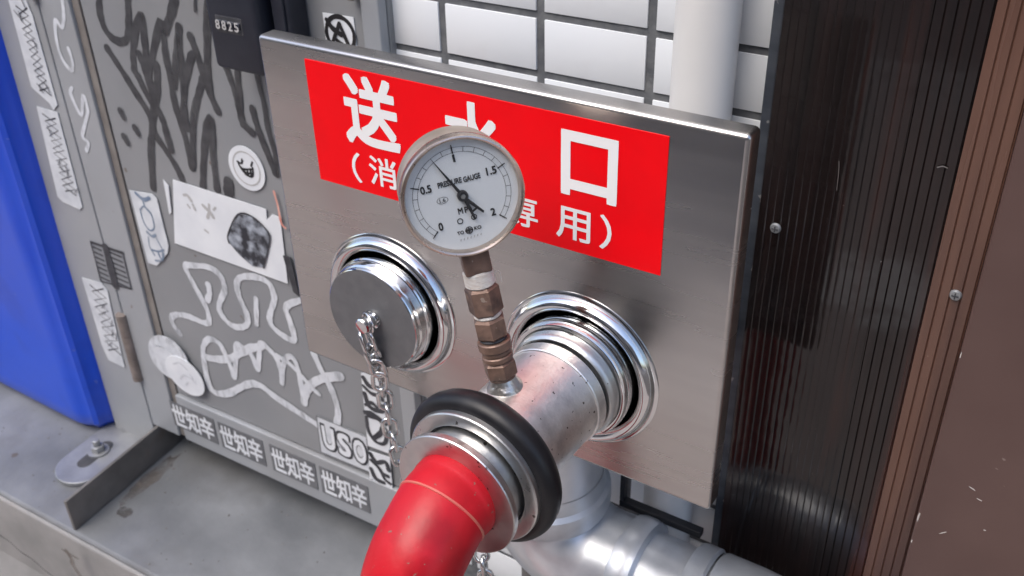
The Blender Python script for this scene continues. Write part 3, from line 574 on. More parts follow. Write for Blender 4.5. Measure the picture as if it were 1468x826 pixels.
for i, ch in enumerate('USO'):
    r = (0.337 + i * 0.0245, 0.096, 0.362 + i * 0.0245, 0.139)
    lettering(ch, r, FDr, H1 + 0.0009 + i * 0.00008, 'sticker_black', ss, bold=0.07)
    lettering(ch, (r[0] + 0.0028, r[1] + 0.0032, r[2] - 0.0028, r[3] - 0.0032), FDr, H1 + 0.0013 + i * 0.00004, 'paper_white', ss, bold=0.035)
MB().ribbon([(0.334, 0.1465), (0.4115, 0.1457), (0.4105, 0.089), (0.332, 0.088), (0.334, 0.1465)], 0.0014, FDr, H1 + 0.0007, sub=1).flat('print', 'sticker_grey', ss, FDr)
for i, q in enumerate(TALL):
    ts = sticker(q, FDr, H1 + 0.0012, 'paper_white', door, ('tall black and white lettered sticker, upper half', 'tall black and white lettered sticker, lower half')[i])
    loops = ([[(0.42, 0.238), (0.428, 0.229), (0.444, 0.232)], [(0.418, 0.226), (0.43, 0.219), (0.446, 0.222)], [(0.419, 0.215), (0.424, 0.198), (0.440, 0.197), (0.447, 0.207)], [(0.418, 0.198), (0.428, 0.205), (0.436, 0.200)],
              [(0.416, 0.186), (0.428, 0.188), (0.446, 0.181)], [(0.417, 0.180), (0.418, 0.158), (0.428, 0.146), (0.441, 0.150), (0.445, 0.170), (0.436, 0.183), (0.420, 0.183)], [(0.426, 0.152), (0.436, 0.163), (0.441, 0.176)], [(0.44, 0.23), (0.445, 0.216)]],
             [[(0.416, 0.122), (0.424, 0.112), (0.438, 0.119), (0.442, 0.108)], [(0.415, 0.112), (0.428, 0.103), (0.434, 0.090), (0.442, 0.086)], [(0.414, 0.097), (0.42, 0.084), (0.432, 0.083)], [(0.413, 0.078), (0.423, 0.070), (0.434, 0.075)], [(0.413, 0.066), (0.414, 0.05), (0.424, 0.055), (0.432, 0.068)], [(0.43, 0.098), (0.44, 0.097)]])[i]
    for k, l in enumerate(loops):
        MB().ribbon(l, 0.0066 if k % 2 == 0 else 0.0052, FDr, H1 + 0.0019 + k * 0.00005).flat('print', 'sticker_black', ts, FDr)
SK = [(0.054, 0.1395), (0.1475, 0.2290), (0.2415, 0.3195), (0.3270, 0.4055)]
for i, (a, b) in enumerate(SK):
    v0, v1 = 0.0200 + (i == 0) * 0.001, 0.0655
    st = sticker([(a, v0), (b, v0), (b + 0.0005, v1), (a + 0.0005, v1)], FC, 0.0006, 'sticker_grey', cb, 'grey sticker with white characters, ' + ('first', 'second', 'third', 'last')[i] + ' from the left along the bottom rail')
    for k, ch in enumerate('世知辛'):
        w = (b - a - 0.004) / 3
        lettering(ch, (a + 0.002 + k * w, v0 + 0.003, a + 0.002 + (k + 1) * w - 0.001, v1 - 0.003), FC, 0.0013, 'paper_white', st, bold=0.022)
an = sticker([(0.4235, 0.6575), (0.4600, 0.6580), (0.4605, 0.6200), (0.4240, 0.6195)], FC, -0.0044, 'paper_white', door, 'white square sticker with circled letter A')
ac = circ((0.4425, 0.640), 0.0165, 28)
MB().ribbon(ac + [ac[0]], 0.0042, FC, -0.0037, sub=1).flat('print', 'print_black', an, FC)
MB().ribbon([(0.431, 0.629), (0.443, 0.650)], 0.0042, FC, -0.0034).ribbon([(0.443, 0.650), (0.453, 0.627)], 0.0044, FC, -0.0033).ribbon([(0.428, 0.652), (0.434, 0.645), (0.444, 0.640)], 0.0050, FC, -0.0032).ribbon([(0.438, 0.634), (0.451, 0.628)], 0.004, FC, -0.0031).flat('print', 'print_black', an, FC)
MB().ribbon([(0.325, 0.452), (0.3275, 0.435), (0.3285, 0.415), (0.334, 0.410)], 0.003, FDr, 0.0032).flat('tape', 'tape_pink', door, FDr, 'frayed strip of pink tape')
sticker([(0.3225, 0.372), (0.334, 0.373), (0.338, 0.322), (0.3295, 0.326)], FDr, H1 + 0.0012, 'sticker_black', door, 'torn black sticker edge')
MB().obox(CO + CU * 0.4625 + CV * 0.676 + CN * -0.005, CU, CV, CN, 0.008, 0.06, 0.012).build('latch', 'groove_grime', cb, bevel=0.002)
# key boxes hanging on the door
kb = thing('key_box', 'black combination key box hanging on the cabinet beside the plate corner', 'lock', CO + CU * 0.335 + CV * 0.592)
kbp = MB().obox(CO + CU * 0.3145 + CV * 0.600 + CN * -0.0046, CU, CV, CN, 0.0655, 0.115, 0.042).build('case', 'lock_black', kb, bevel=0.006, seg=3, smooth=40)
MB().obox(CO + CU * 0.327 + CV * 0.6375 + CN * 0.0360, CU, CV, CN, 0.034, 0.0165, 0.0018).build('dial_window', 'gap_dark', kb, bevel=0.0006)
KF = (CO + CN * 0.0378, CU, CV, CN)
for k in range(4):
    wv = MB().lathe(CO + CU * (0.3280 + k * 0.0080) + CV * 0.646 + CN * 0.0345, CU, [(0, 0.0), (0, 0.0052), (0.0066, 0.0052), (0.0066, 0.0)], 20).build('number_wheel', 'lock_black', kb, smooth=40)
    lettering('8825'[k], (0.3285 + k * 0.0080, 0.6415, 0.3341 + k * 0.0080, 0.6505), (CO + CN * 0.0401, CU, CV, CN), 0, 'print_grey', wv, bold=0.02)
k2 = thing('padlock_case', 'plain black box on the cabinet right of the key box', 'lock', CO + CU * 0.405 + CV * 0.615)
MB().obox(CO + CU * 0.384 + CV * 0.612 + CN * -0.0046, CU, CV, CN, 0.022, 0.12, 0.026).build('case', 'lock_black', k2, bevel=0.004, seg=3, smooth=40)
MB().obox(CO + CU * 0.388 + CV * 0.63 + CN * 0.0214, CU, CV, CN, 0.014, 0.08, 0.003).build('cover', 'lock_black', k2, bevel=0.001)

# ------------------------------------------------------------------ bracket under the cabinet
br = thing('angle_bracket', 'dark steel angle bracket bolted to the concrete ledge under the cabinet', 'bracket', (-0.47, 0.06, LEDGE))
bd_ = (V(-0.482, 0.171, 0) - V(-0.4594, -0.0409, 0)).normalized(); bs = V(-bd_.y, bd_.x, 0)   # bs points left
MB().obox(V(-0.4594, -0.0400, LEDGE + 0.0006), bd_, bs, V(0, 0, 1), 0.30, 0.005, 0.0525).build('upright_leg', 'bracket_steel', br, bevel=0.0012)
FB = (V(-0.4594, -0.0409, LEDGE), bd_, bs, V(0, 0, 1))
end = [(0.098 - 0.040 * math.sin(a), 0.086 + 0.040 * math.cos(a) * 1.0) for a in [math.pi * k / 16 for k in range(17)]]
MB().prism([(0.26, 0.126)] + end + [(0.052, 0.006), (0.26, 0.006)], FB, 0.0006, 0.0075).build('foot_plate', 'galvanised_flat', br, bevel=0.0015, seg=2)
slot = [(0.102 - 0.011 * math.sin(a), 0.088 + 0.011 * math.cos(a)) for a in [math.pi * k / 10 for k in range(11)]] + [(0.142 + 0.011 * math.sin(a), 0.088 - 0.011 * math.cos(a)) for a in [math.pi * k / 10 for k in range(11)]]
MB().prism(slot, FB, 0.0070, 0.0079).build('slot', 'gap_dark', br)
for (a, sc_) in ((0.129, 1.0), (0.192, 0.9)):
    c = FB[0] + bd_ * a + bs * 0.088
    MB().lathe(c, (0, 0, 1), [(0.0079, 0.004), (0.0079, 0.0155 * sc_), (0.0100, 0.0155 * sc_), (0.0100, 0.004)], 24).build('washer', 'galvanised_flat', br, smooth=40)
    MB().lathe(c, (0, 0, 1), [(0.0100, 0.0), (0.0100, 0.0098 * sc_), (0.0190, 0.0098 * sc_), (0.0190, 0.0)], 6, a0=0.3).lathe(c, (0, 0, 1), [(0.019, 0.0052), (0.028, 0.0052), (0.029, 0.0042), (0.029, 0.0)], 16).build('bolt', 'galvanised_flat', br, smooth=30, bevel=0.0006)

# ------------------------------------------------------------------ blue bin
bn = thing('blue_bin', 'glossy blue plastic bin with moulded ridges left of the cabinet', 'bin', (-0.9, 0.30, LEDGE))
def bin_ring(z, g):
    """plan of the bin: front faces -y, rounded front right corner with a moulded rib"""
    x1 = -0.584 + g; y0 = 0.098 - g; r = 0.055; P = []
    P.append((-1.25, y0))
    for xx in (-1.20, -1.195, -0.99, -0.985): P.append((xx, y0 + (0.012 if -1.2 < xx < -0.986 and z > -0.66 else 0)))
    for k in range(13):
        a = R_(-90 + 90 * k / 12); b = 0.004 if 5 <= k <= 6 else 0.0
        P.append((x1 - r + (r + b) * math.cos(a), y0 + r + (r + b) * math.sin(a)))
    P += [(x1, y0 + 0.075), (x1 + 0.006, y0 + 0.080), (x1 + 0.006, y0 + 0.094), (x1, y0 + 0.10), (x1, 0.46), (-1.25, 0.46)]
    return P
zs = [(LEDGE + 0.001, -0.012), (LEDGE + 0.012, -0.004), (LEDGE + 0.02, 0.0), (-0.70, 0.0), (-0.67, 0.001), (-0.655, 0.0015), (-0.60, 0.002), (0.15, 0.012), (0.16, 0.024), (0.20, 0.024), (0.205, 0.01)]
mb = MB(); rings = [bin_ring(z, g) for z, g in zs]; n = len(rings[0])
mb.add([(x, y, z) for (z, g), rr in zip(zs, rings) for x, y in rr], [(i * n + k, i * n + (k + 1) % n, (i + 1) * n + (k + 1) % n, (i + 1) * n + k) for i in range(len(zs) - 1) for k in range(n)])
mb.build('body', 'bin_blue', bn, smooth=35)
lid = bin_ring(0.2, 0.03); FL = (V(0, 0, 0), V(1, 0, 0), V(0, 1, 0), V(0, 0, 1))
MB().prism(lid, FL, 0.206, 0.25).build('lid', 'bin_blue', bn, bevel=0.012, seg=3, smooth=40)

# ------------------------------------------------------------------ stainless inlet plate with sign
PW, PH, PD = 0.40, 0.30, 0.016
pl = thing('inlet_plate', 'brushed stainless steel fire inlet plate with red Japanese sign', 'plate', (0.2, 0.0, -PH))
mb = MB()       # folded tray: rounded front edge, open back
def tray(y, g):
    rr = 0.0035 - min(g, 0.0030)
    P = []
    for (cx_, cz_, a) in ((PW - g, -g, 0), (g, -g, 90), (g, -PH + g, 180), (PW - g, -PH + g, 270)):
        sx = -1 if cx_ > PW / 2 else 1; sz = -1 if cz_ > -PH / 2 else 1
        for k in range(4):
            t = R_(a + 30 * k); P.append((cx_ + sx * rr + rr * math.cos(t), y, cz_ + sz * rr + rr * math.sin(t)))
    return P
lay = [(PD, 0.0), (0.0035, 0.0), (0.0018, 0.0004), (0.0006, 0.0016), (0.0, 0.0032)]
rings = [tray(y, g) for y, g in lay] ; n = 16
vs = [p for r_ in rings for p in r_]; fs = [(i * n + k, i * n + (k + 1) % n, (i + 1) * n + (k + 1) % n, (i + 1) * n + k) for i in range(len(lay) - 1) for k in range(n)]
fs.append(tuple((len(lay) - 1) * n + k for k in range(n)))
inner = [tray(PD, 0.0015), tray(0.003, 0.0015)]; b0 = len(vs); vs += inner[0] + inner[1]
fs += [(k, (k + 1) % n, b0 + (k + 1) % n, b0 + k) for k in range(n)] + [(b0 + k, b0 + (k + 1) % n, b0 + n + (k + 1) % n, b0 + n + k) for k in range(n)]
fs.append(tuple(b0 + n + k for k in range(n)))
mb.add(vs, fs).build('sheet', 'brushed_stainless', pl, smooth=40)
FP = (V(0, 0, 0), V(1, 0, 0), V(0, 0, 1), V(0, -1, 0))
sg = MB().prism([(0.0485, -0.1110), (0.3488, -0.1105), (0.3488, -0.0110), (0.0482, -0.0112)], FP, -0.0002, 0.0007).build('red_sign', 'sign_red', pl, label='bright red sign with white Japanese characters')
def rect(x0, x1, z0, z1): return (x0 / 1000, -z1 / 1000, x1 / 1000, -z0 / 1000)
lettering('送', rect(82.5, 135.5, 14.5, 71.0), FP, 0.0010, 'sign_white', sg, bold=0.026)
lettering('水', rect(176.5, 225.5, 16.5, 69.5), FP, 0.0010, 'sign_white', sg, bold=0.026)
lettering('口', rect(272.5, 314.8, 21.0, 68.0), FP, 0.0010, 'sign_white', sg, bold=0.030)
lettering('（', rect(84.5, 93.5, 78.5, 104.0), FP, 0.0010, 'sign_white', sg, bold=0.012)
for ch, x in zip('消防隊専用', (115.5, 157.2, 199.0, 240.6, 282.4)):
    lettering(ch, rect(x - 13.4, x + 13.4, 77.3, 102.0), FP, 0.0010, 'sign_white', sg, bold=0.012)
lettering('）', rect(303.0, 312.0, 76.0, 102.0), FP, 0.0010, 'sign_white', sg, bold=0.012)
# collars round both inlets
LC = V(0.110, 0, -0.212); RC = V(0.2884, 0, -0.2101)
OUT = V(0, -1, 0)
collar = [(-0.001, 0.0655), (0.0008, 0.0655), (0.0016, 0.0645), (0.0018, 0.0628), (0.0045, 0.0620), (0.0075, 0.0602), (0.0090, 0.0580), (0.0092, 0.0560), (0.0078, 0.0535), (0.0055, 0.0515), (0.0010, 0.0508), (-0.004, 0.0505)]
for c in (LC, RC):
    MB().lathe(c, OUT, collar, 96).build('collar', 'chrome', pl, smooth=35)
MB().lathe(RC, OUT, [(-0.01, 0.0487), (0.0140, 0.0487), (0.0165, 0.0482), (0.0185, 0.0472), (0.0190, 0.0460), (0.0188, 0.0444), (0.0120, 0.0440)], 96).build('inlet_ring', 'chrome', pl, smooth=32)
MB().lathe(RC, OUT, [(0.0, 0.0510), (0.0, 0.0470)], 64).build('inlet_gap', 'gap_dark', pl)
MB().lathe(LC, OUT, [(0.0, 0.0510), (0.0, 0.0470)], 64).build('inlet_gap', 'gap_dark', pl)
MB().lathe(RC + V(0.0315, -0.0215, -0.0285), OUT, [(0, 0.0), (0, 0.0022), (0.0022, 0.0022), (0.003, 0.0)], 14).build('set_screw', 'chrome', pl, smooth=40)
# body behind the plate
MB().box((0.075, PD + 0.004, -0.262), (0.325, 0.110, -0.165)).build('manifold', 'zinc', pl, bevel=0.02, seg=4, smooth=40)
for x in (0.05, 0.35): MB().box((x - 0.012, PD - 0.012, -0.24), (x + 0.012, 0.160, -0.21)).build('wall_bracket', 'bracket_steel', pl, bevel=0.002)

# ------------------------------------------------------------------ left cap and its chain
cp = thing('inlet_cap', 'round grey metal cap closing the left inlet of the steel plate', 'cap', LC)
MB().lathe(LC, OUT, [(-0.008, 0.0480), (0.0085, 0.0488), (0.0125, 0.0490), (0.0138, 0.0482), (0.0142, 0.0474), (0.0150, 0.0472), (0.0205, 0.0470), (0.0216, 0.0463), (0.0222, 0.0458), (0.0246, 0.0457), (0.0256, 0.0452), (0.0260, 0.0446)], 96).build('rim', 'chrome', cp, smooth=24)
MB().lathe(LC, OUT, [(0.0260, 0.0446), (0.0260, 0.030), (0.0258, 0.018), (0.0257, 0.0)], 96).build('face', 'cap_face', cp, smooth=30)
EY = LC + V(0.0015, -0.0257, 0.0015)
MB().lathe(EY, OUT, [(0.0, 0.0), (0.0, 0.0082), (0.0020, 0.0082), (0.0028, 0.0058), (0.0085, 0.0056), (0.0100, 0.0068), (0.0115, 0.0072), (0.0140, 0.0070), (0.0152, 0.0058), (0.0156, 0.0)], 28).build('pin', 'chrome', cp, smooth=35)
er = [EY + V(0.0, -0.0068, 0) + V(0.0085 * math.cos(a), -0.004 * math.cos(a), 0.0085 * math.sin(a) - 0.0005) for a in [2 * math.pi * k / 24 for k in range(24)]]
MB().tube(er, 0.0012, 10, closed=True).build('split_ring', 'chrome', cp, smooth=60)

def link_mesh():
    L, Wd, r = 0.0195, 0.0118, 0.0020; P = []
    for k in range(20):
        a = 2 * math.pi * k / 20; P.append(V(Wd / 2 * math.cos(a) * (1.0), 0, (L / 2 - Wd / 2) * (1 if math.sin(a) > 0 else -1) + Wd / 2 * math.sin(a)))
    mb = MB(); mb.tube(P, r, 8, closed=True); mb.v = [v - SHIFT for v in mb.v]
    return mb.build('link', 'chain_steel', None, smooth=80)
def chain(name, label, path, first=None):
    t = thing(name, label, 'chain', path[0])
    P = smooth_path(path, 24); S = [0.0]
    for a, b in zip(P, P[1:]): S.append(S[-1] + (b - a).length)
    pitch = 0.0151; k = 0; d = pitch / 2
    while d < S[-1]:
        i = max(j for j in range(len(S) - 1) if S[j] <= d); f = (d - S[i]) / max(1e-9, S[i + 1] - S[i])
        p = P[i].lerp(P[i + 1], f); tg = (P[i + 1] - P[i]).normalized()
        o = first if (first and not first.parent) else bpy.data.objects.new('link', first.data)
        if o.name not in col.objects: col.objects.link(o)
        o.parent = t; o.location = p + SHIFT - t.location
        q = tg.to_track_quat('Z', 'Y'); o.rotation_mode = 'QUATERNION'
        from mathutils import Quaternion
        o.rotation_quaternion = q @ Quaternion((0, 0, 1), R_((45 if k % 2 else 135) + random.uniform(-12, 12)))
        d += pitch; k += 1
    return t
lk = link_mesh()
chain('cap_chain', 'thin steel chain hanging from the left cap down past the plate', [EY + V(0.0, -0.008, -0.009), EY + V(0.002, -0.006, -0.024), (0.1075, -0.020, -0.262), (0.1095, -0.020, -0.300), (0.1115, -0.020, -0.330), (0.1170, -0.020, -0.358), (0.127, -0.020, -0.384), (0.145, -0.019, -0.408), (0.170, -0.018, -0.418), (0.190, -0.018, -0.424), (0.2025, -0.019, -0.437), (0.2065, -0.020, -0.462), (0.2085, -0.020, -0.52), (0.209, -0.020, -0.60)], lk)
chain('short_chain', 'short second strand of chain looped at the left cap pin', [EY + V(-0.005, -0.009, -0.010), EY + V(-0.001, -0.010, -0.021), EY + V(0.002, -0.008, -0.034), EY + V(0.003, -0.004, -0.050), EY + V(0.0015, -0.003, -0.066)], lk)

# ------------------------------------------------------------------ gauge adapter on the right inlet
AX = V(-0.0175, -1, -0.0176).normalized()      # slightly drooping
def ap(d): return RC + AX * d
ad = thing('gauge_adapter', 'cast aluminium adapter tube clamped in the right inlet', 'adapter', RC)
MB().lathe(RC, AX, [(0.004, 0.0370), (0.0305, 0.0370), (0.0308, 0.0400), (0.0316, 0.0407), (0.0405, 0.0407), (0.0413, 0.0402), (0.0416, 0.0394), (0.0425, 0.0391), (0.114, 0.0384)], 96).build('tube', 'cast_aluminium', ad, smooth=30)
MB().lathe(RC, AX, [(0.012, 0.0440), (0.0235, 0.0439), (0.0262, 0.0430), (0.0278, 0.0412), (0.0279, 0.0370)], 96).build('locking_ring', 'matte_steel', ad, smooth=30)
MB().lathe(RC, AX, [(0.0295, 0.0396), (0.0295, 0.0365)], 64).build('gap', 'gap_dark', ad)
th = R_(12); SD = V(-math.sin(th), 0, math.cos(th)); SB = ap(0.086)
MB().lathe(SB, SD, [(0.033, 0.0130), (0.0390, 0.0122), (0.0415, 0.0106), (0.0445, 0.0094), (0.0465, 0.0088), (0.0465, 0.0)], 32).build('weld_boss', 'weld', ad, smooth=50)

# ------------------------------------------------------------------ pressure gauge
G = SB + SD * 0.1808
GN = V(0.715, -0.6824, 0.152).normalized(); GN = (GN - SD * GN.dot(SD)).normalized()
GU = SD; GR = GU.cross(GN) * 1.0
if GR.dot(right) < 0: GR = -GR
pg = thing('pressure_gauge', 'round white dial pressure gauge on a bronze stem above the coupling', 'gauge', SB + SD * 0.045)
F0 = G + GN * 0.013                       # dial plane centre
K = 0.945
def kp(pr): return [(a * K, b * K) for a, b in pr]
MB().lathe(F0, GN, kp([(-0.0300, 0.0), (-0.0300, 0.0360), (-0.0285, 0.0382), (-0.0050, 0.0386), (-0.0035, 0.0376), (0.0, 0.0374)]), 96).build('case', 'gauge_case', pg, smooth=35)
MB().lathe(F0, GN, kp([(-0.0050, 0.0378), (-0.0045, 0.0396), (-0.0030, 0.0402), (0.0040, 0.0402), (0.0052, 0.0396), (0.0056, 0.0386), (0.0050, 0.0376), (0.0030, 0.0368), (0.0002, 0.0366)]), 96).build('bezel', 'bezel', pg, smooth=35)
dl = MB().lathe(F0, GN, [(0.0, 0.0350), (0.0002, 0.0)], 96).build('dial', 'dial_white', pg, smooth=40)
FG = (F0 + GN * 0.0002, GR, GU, GN)
def ang(a, r): return (r * math.sin(R_(a)), r * math.cos(R_(a)))    # a degrees clockwise from up
R1, R2 = 0.0300, 0.0270
for rr, w in ((R1, 0.00022), (R2, 0.00022)):
    MB().ribbon([ang(-133 + 266 * k / 60, rr) for k in range(61)], w, FG, 0.00025, ramp=0, sub=1).flat('scale_arc', 'print_black', dl, FG)
for k in range(21):
    a = -133 + 13.3 * k; big = k % 5 == 0
    MB().ribbon([ang(a, R2 - (0.0002 if big else 0)), ang(a, R1 + (0.0016 if big else 0))], 0.0007 if big else 0.00028, FG, 0.00035).flat('tick', 'print_black', dl, FG)
def gtxt(s, px, py, w, h, bold=0.0, m='print_black'):
    dx, dy = (px - 457) / 8780, -(py - 440) / 8780; c, s_ = math.cos(R_(15)), math.sin(R_(15))
    x = dx * c + dy * s_; y = -dx * s_ + dy * c
    lettering(s, (x - w / 2, y - h / 2, x + w / 2, y + h / 2), FG, 0.0003, m, dl, 'print', bold)
gtxt('0', 348, 612, 0.0028, 0.0054, 0.03); gtxt('0.5', 262, 408, 0.0068, 0.0050, 0.03); gtxt('1', 404, 240, 0.0014, 0.0048, 0.03)
gtxt('1.5', 606, 307, 0.0064, 0.0050, 0.03); gtxt('2', 628, 533, 0.0030, 0.0050, 0.03)
gtxt('PRESSURE', 387, 371, 0.0148, 0.0036, 0.03); gtxt('GAUGE', 503, 343, 0.0106, 0.0036, 0.03)
gtxt('M', 450, 526, 0.0030, 0.0040, 0.03); gtxt('P', 482, 519, 0.0024, 0.0040, 0.03); gtxt('a', 505, 516, 0.0022, 0.0030, 0.03)
gtxt('1.6', 352, 467, 0.0036, 0.0024, 0.01)
def goff(px, py):
    dx, dy = (px - 457) / 8780, -(py - 440) / 8780; c, s_ = math.cos(R_(15)), math.sin(R_(15)); return (dx * c + dy * s_, -dx * s_ + dy * c)
o1 = circ(goff(352, 467), 0.0034, 24, 0.0020); MB().ribbon(o1 + [o1[0]], 0.00025, FG, 0.0003, ramp=0, sub=1).flat('print', 'print_black', dl, FG)
for (px, py) in ((451, 583), (525, 560)):
    o1 = circ(goff(px, py), 0.0016, 18); MB().ribbon(o1 + [o1[0]], 0.0006, FG, 0.0003, ramp=0, sub=1).flat('print', 'print_black', dl, FG)
gtxt('TO', 456, 648, 0.0042, 0.0024, 0.03); gtxt('KO', 548, 620, 0.0046, 0.0024, 0.03)
lg = goff(502, 634)
o1 = circ(lg, 0.0022, 24); MB().ribbon(o1 + [o1[0]], 0.0005, FG, 0.0003, ramp=0, sub=1).flat('print', 'print_black', dl, FG)
MB().ribbon([(lg[0] - 0.002, lg[1]), (lg[0] + 0.002, lg[1])], 0.0012, FG, 0.0004).flat('print', 'print_black', dl, FG)
MB().ribbon([(lg[0], lg[1] - 0.002), (lg[0], lg[1] + 0.002)], 0.0007, FG, 0.0005).ribbon([(lg[0] - 0.0016, lg[1] + 0.0011), (lg[0] + 0.0016, lg[1] + 0.0011)], 0.0005, FG, 0.0006).ribbon([(lg[0] - 0.0016, lg[1] - 0.0011), (lg[0] + 0.0016, lg[1] - 0.0011)], 0.0005, FG, 0.0007).flat('print', 'print_black', dl, FG)
for k in range(7):
    q = goff(458 + k * 18, 690 - k * 5.5); MB().ribbon([(q[0], q[1] - 0.0006), (q[0] + 0.0004, q[1] + 0.0006)], 0.0005, FG, 0.0003).flat('print', 'print_grey', dl, FG)
# needle
FN = (F0 + GN * 0.0026, GR, GU, GN); na = -26.5
def nd(along, side): d = ang(na, 1.0); return (d[0] * along + d[1] * side, d[1] * along - d[0] * side)
MB().prism([nd(0.0290, 0.0002), nd(0.0040, 0.0010), nd(-0.002, 0.0014), nd(-0.0155, 0.0040), nd(-0.0165, 0.0028), nd(-0.006, 0.0), nd(-0.0165, -0.0028), nd(-0.0155, -0.0040), nd(-0.002, -0.0014), nd(0.0040, -0.0010), nd(0.0290, -0.0002)], FN, 0, 0.0004).prism([nd(-0.0105, 0.0024), nd(-0.0118, 0.0027), nd(-0.0118, -0.0027), nd(-0.0105, -0.0024)], FN, 0.00005, 0.00035).build('needle', 'needle', pg)
MB().lathe(F0, GN, [(0.0003, 0.0034), (0.0028, 0.0034), (0.0036, 0.0029), (0.0036, 0.0017), (0.0031, 0.0015), (0.0031, 0.0)], 28).build('hub', 'needle', pg, smooth=35)
MB().lathe(F0, GN, [(0.0030, 0.0015), (0.0035, 0.0014), (0.0036, 0.0)], 20).build('hub_screw', 'matte_steel', pg, smooth=35)
MB().lathe(F0, GN, [(0.0042, 0.0), (0.0042, 0.0354), (0.0047, 0.0354), (0.0047, 0.0)], 64).build('glass', 'gauge_glass', pg)
MB().lathe(G - GR * 0.0362, -GR, [(0, 0.0018), (0.0012, 0.0018), (0.0016, 0.0)], 12).build('vent_plug', 'bezel', pg, smooth=40)
def ring(a, b, r0, r1=None, name='fitting', m='bronze', seg=32, bev=0.0008, sm=35, a0=0.0):
    r1 = r1 if r1 is not None else r0
    return MB().lathe(SB, SD, [(a, 0.0), (a, r0 - bev), (a + bev, r0), (b - bev, r1), (b, r1 - bev), (b, 0.0)], seg, a0=a0).build(name, m, pg, smooth=sm)
ring(0.0435, 0.0480, 0.0090, name='thread')
ring(0.0470, 0.0600, 0.0112, seg=6, sm=20, bev=0.0018, name='hex_nut', a0=0.35)
ring(0.0601, 0.0645, 0.0104, name='collar_ring'); ring(0.0646, 0.0684, 0.0098); ring(0.0685, 0.0752, 0.0112, name='collar_ring')
ring(0.0753, 0.0773, 0.0092, name='joint_gap', m='gap_dark')
ring(0.0774, 0.0925, 0.0112, seg=6, sm=20, bev=0.0018, name='hex_nut', a0=0.15)
ring(0.0926, 0.0950, 0.0092, name='seal', m='thread_tape')
ring(0.0951, 0.1150, 0.0114, seg=6, sm=20, bev=0.0018, name='hex_nut', a0=0.5)
ring(0.1151, 0.1262, 0.0100, 0.0098, name='thread_tape', m='thread_tape', bev=0.0012)
MB().tube(smooth_path([SB + SD * 0.1225 + right * 0.0100, SB + SD * 0.1250 + right * 0.0125, SB + SD * 0.1232 + right * 0.0140, SB + SD * 0.117 + right * 0.0138], 5), 0.0003, 6).build('tape_end', 'thread_tape', pg)
sq = MB().obox(SB + SD * 0.1255 - GR * 0.0088 - GN * 0.0065, GR, GN, SD, 0.0176, 0.015, 0.022).build('square_stem', 'bronze', pg, bevel=0.0012)

# ------------------------------------------------------------------ hose with its coupling
hs = thing('fire_hose', 'red rubber fire hose with black ringed coupling bending down from the adapter', 'hose', (0.2858, -0.217, -1.0))
MB().lathe(RC, AX, [(0.1120, 0.0375), (0.1125, 0.0440), (0.1135, 0.0500), (0.1155, 0.0543), (0.1185, 0.0568), (0.1220, 0.0582), (0.1265, 0.0586), (0.1300, 0.0575), (0.1325, 0.0552), (0.1338, 0.0528), (0.1342, 0.0490)], 96).build('rubber_ring', 'rubber', hs, smooth=50)
MB().lathe(RC, AX, [(0.1320, 0.0480), (0.1322, 0.0505), (0.1376, 0.0504), (0.1384, 0.0496), (0.1388, 0.0480), (0.1388, 0.0420), (0.1380, 0.0408), (0.1340, 0.0405)], 96).build('coupling_ring', 'matte_steel', hs, smooth=30)
MB().lathe(RC, AX, [(0.130, 0.0386), (0.1488, 0.0386), (0.1500, 0.0395), (0.1508, 0.0440), (0.1520, 0.0452), (0.1560, 0.0455), (0.1568, 0.0450), (0.1570, 0.0430), (0.1566, 0.0345), (0.1560, 0.0300)], 96).build('coupling_flange', 'matte_steel', hs, smooth=30)
MB().lathe(RC, AX, [(0.1345, 0.0412), (0.1345, 0.0380)], 64).build('coupling_gap', 'gap_dark', hs)
ST = ap(0.150)
hp = [ST, ap(0.160), ap(0.171) + V(0, 0, -0.0015), (0.2855, -0.1850, -0.2220), (0.2853, -0.1985, -0.2320), (0.2850, -0.2085, -0.2470), (0.2848, -0.2140, -0.2660), (0.2846, -0.2165, -0.290), (0.2845, -0.2180, -0.34), (0.2840, -0.222, -0.50), (0.2820, -0.235, -0.72), (0.275, -0.262, -0.88), (0.250, -0.300, -0.945), (0.19, -0.345, -0.965), (0.05, -0.42, -0.968), (-0.4, -0.62, -0.968), (-1.2, -0.95, -0.968), (-2.4, -1.2, -0.968)]
hpath = smooth_path(hp, 8)
rads = []
for i, p in enumerate(hpath):
    rads.append(0.0305 if i > 10 else (0.0312 if i < 8 else 0.0312 - 0.0007 * (i - 8) / 2))
MB().tube(hpath, rads, 56).build('hose', 'hose_red', hs, smooth=60)
def band(i, r, w, name, m):
    p = hpath[i]; t = (hpath[i + 1] - hpath[i - 1]).normalized()
    MB().lathe(p, t, [(-w, r - 0.0008), (-w * 0.5, r + 0.0002), (w * 0.5, r + 0.0002), (w, r - 0.0008)], 56).build(name, m, hs, smooth=60)
band(16, 0.0311, 0.0010, 'hose_seam', 'hose_seam')

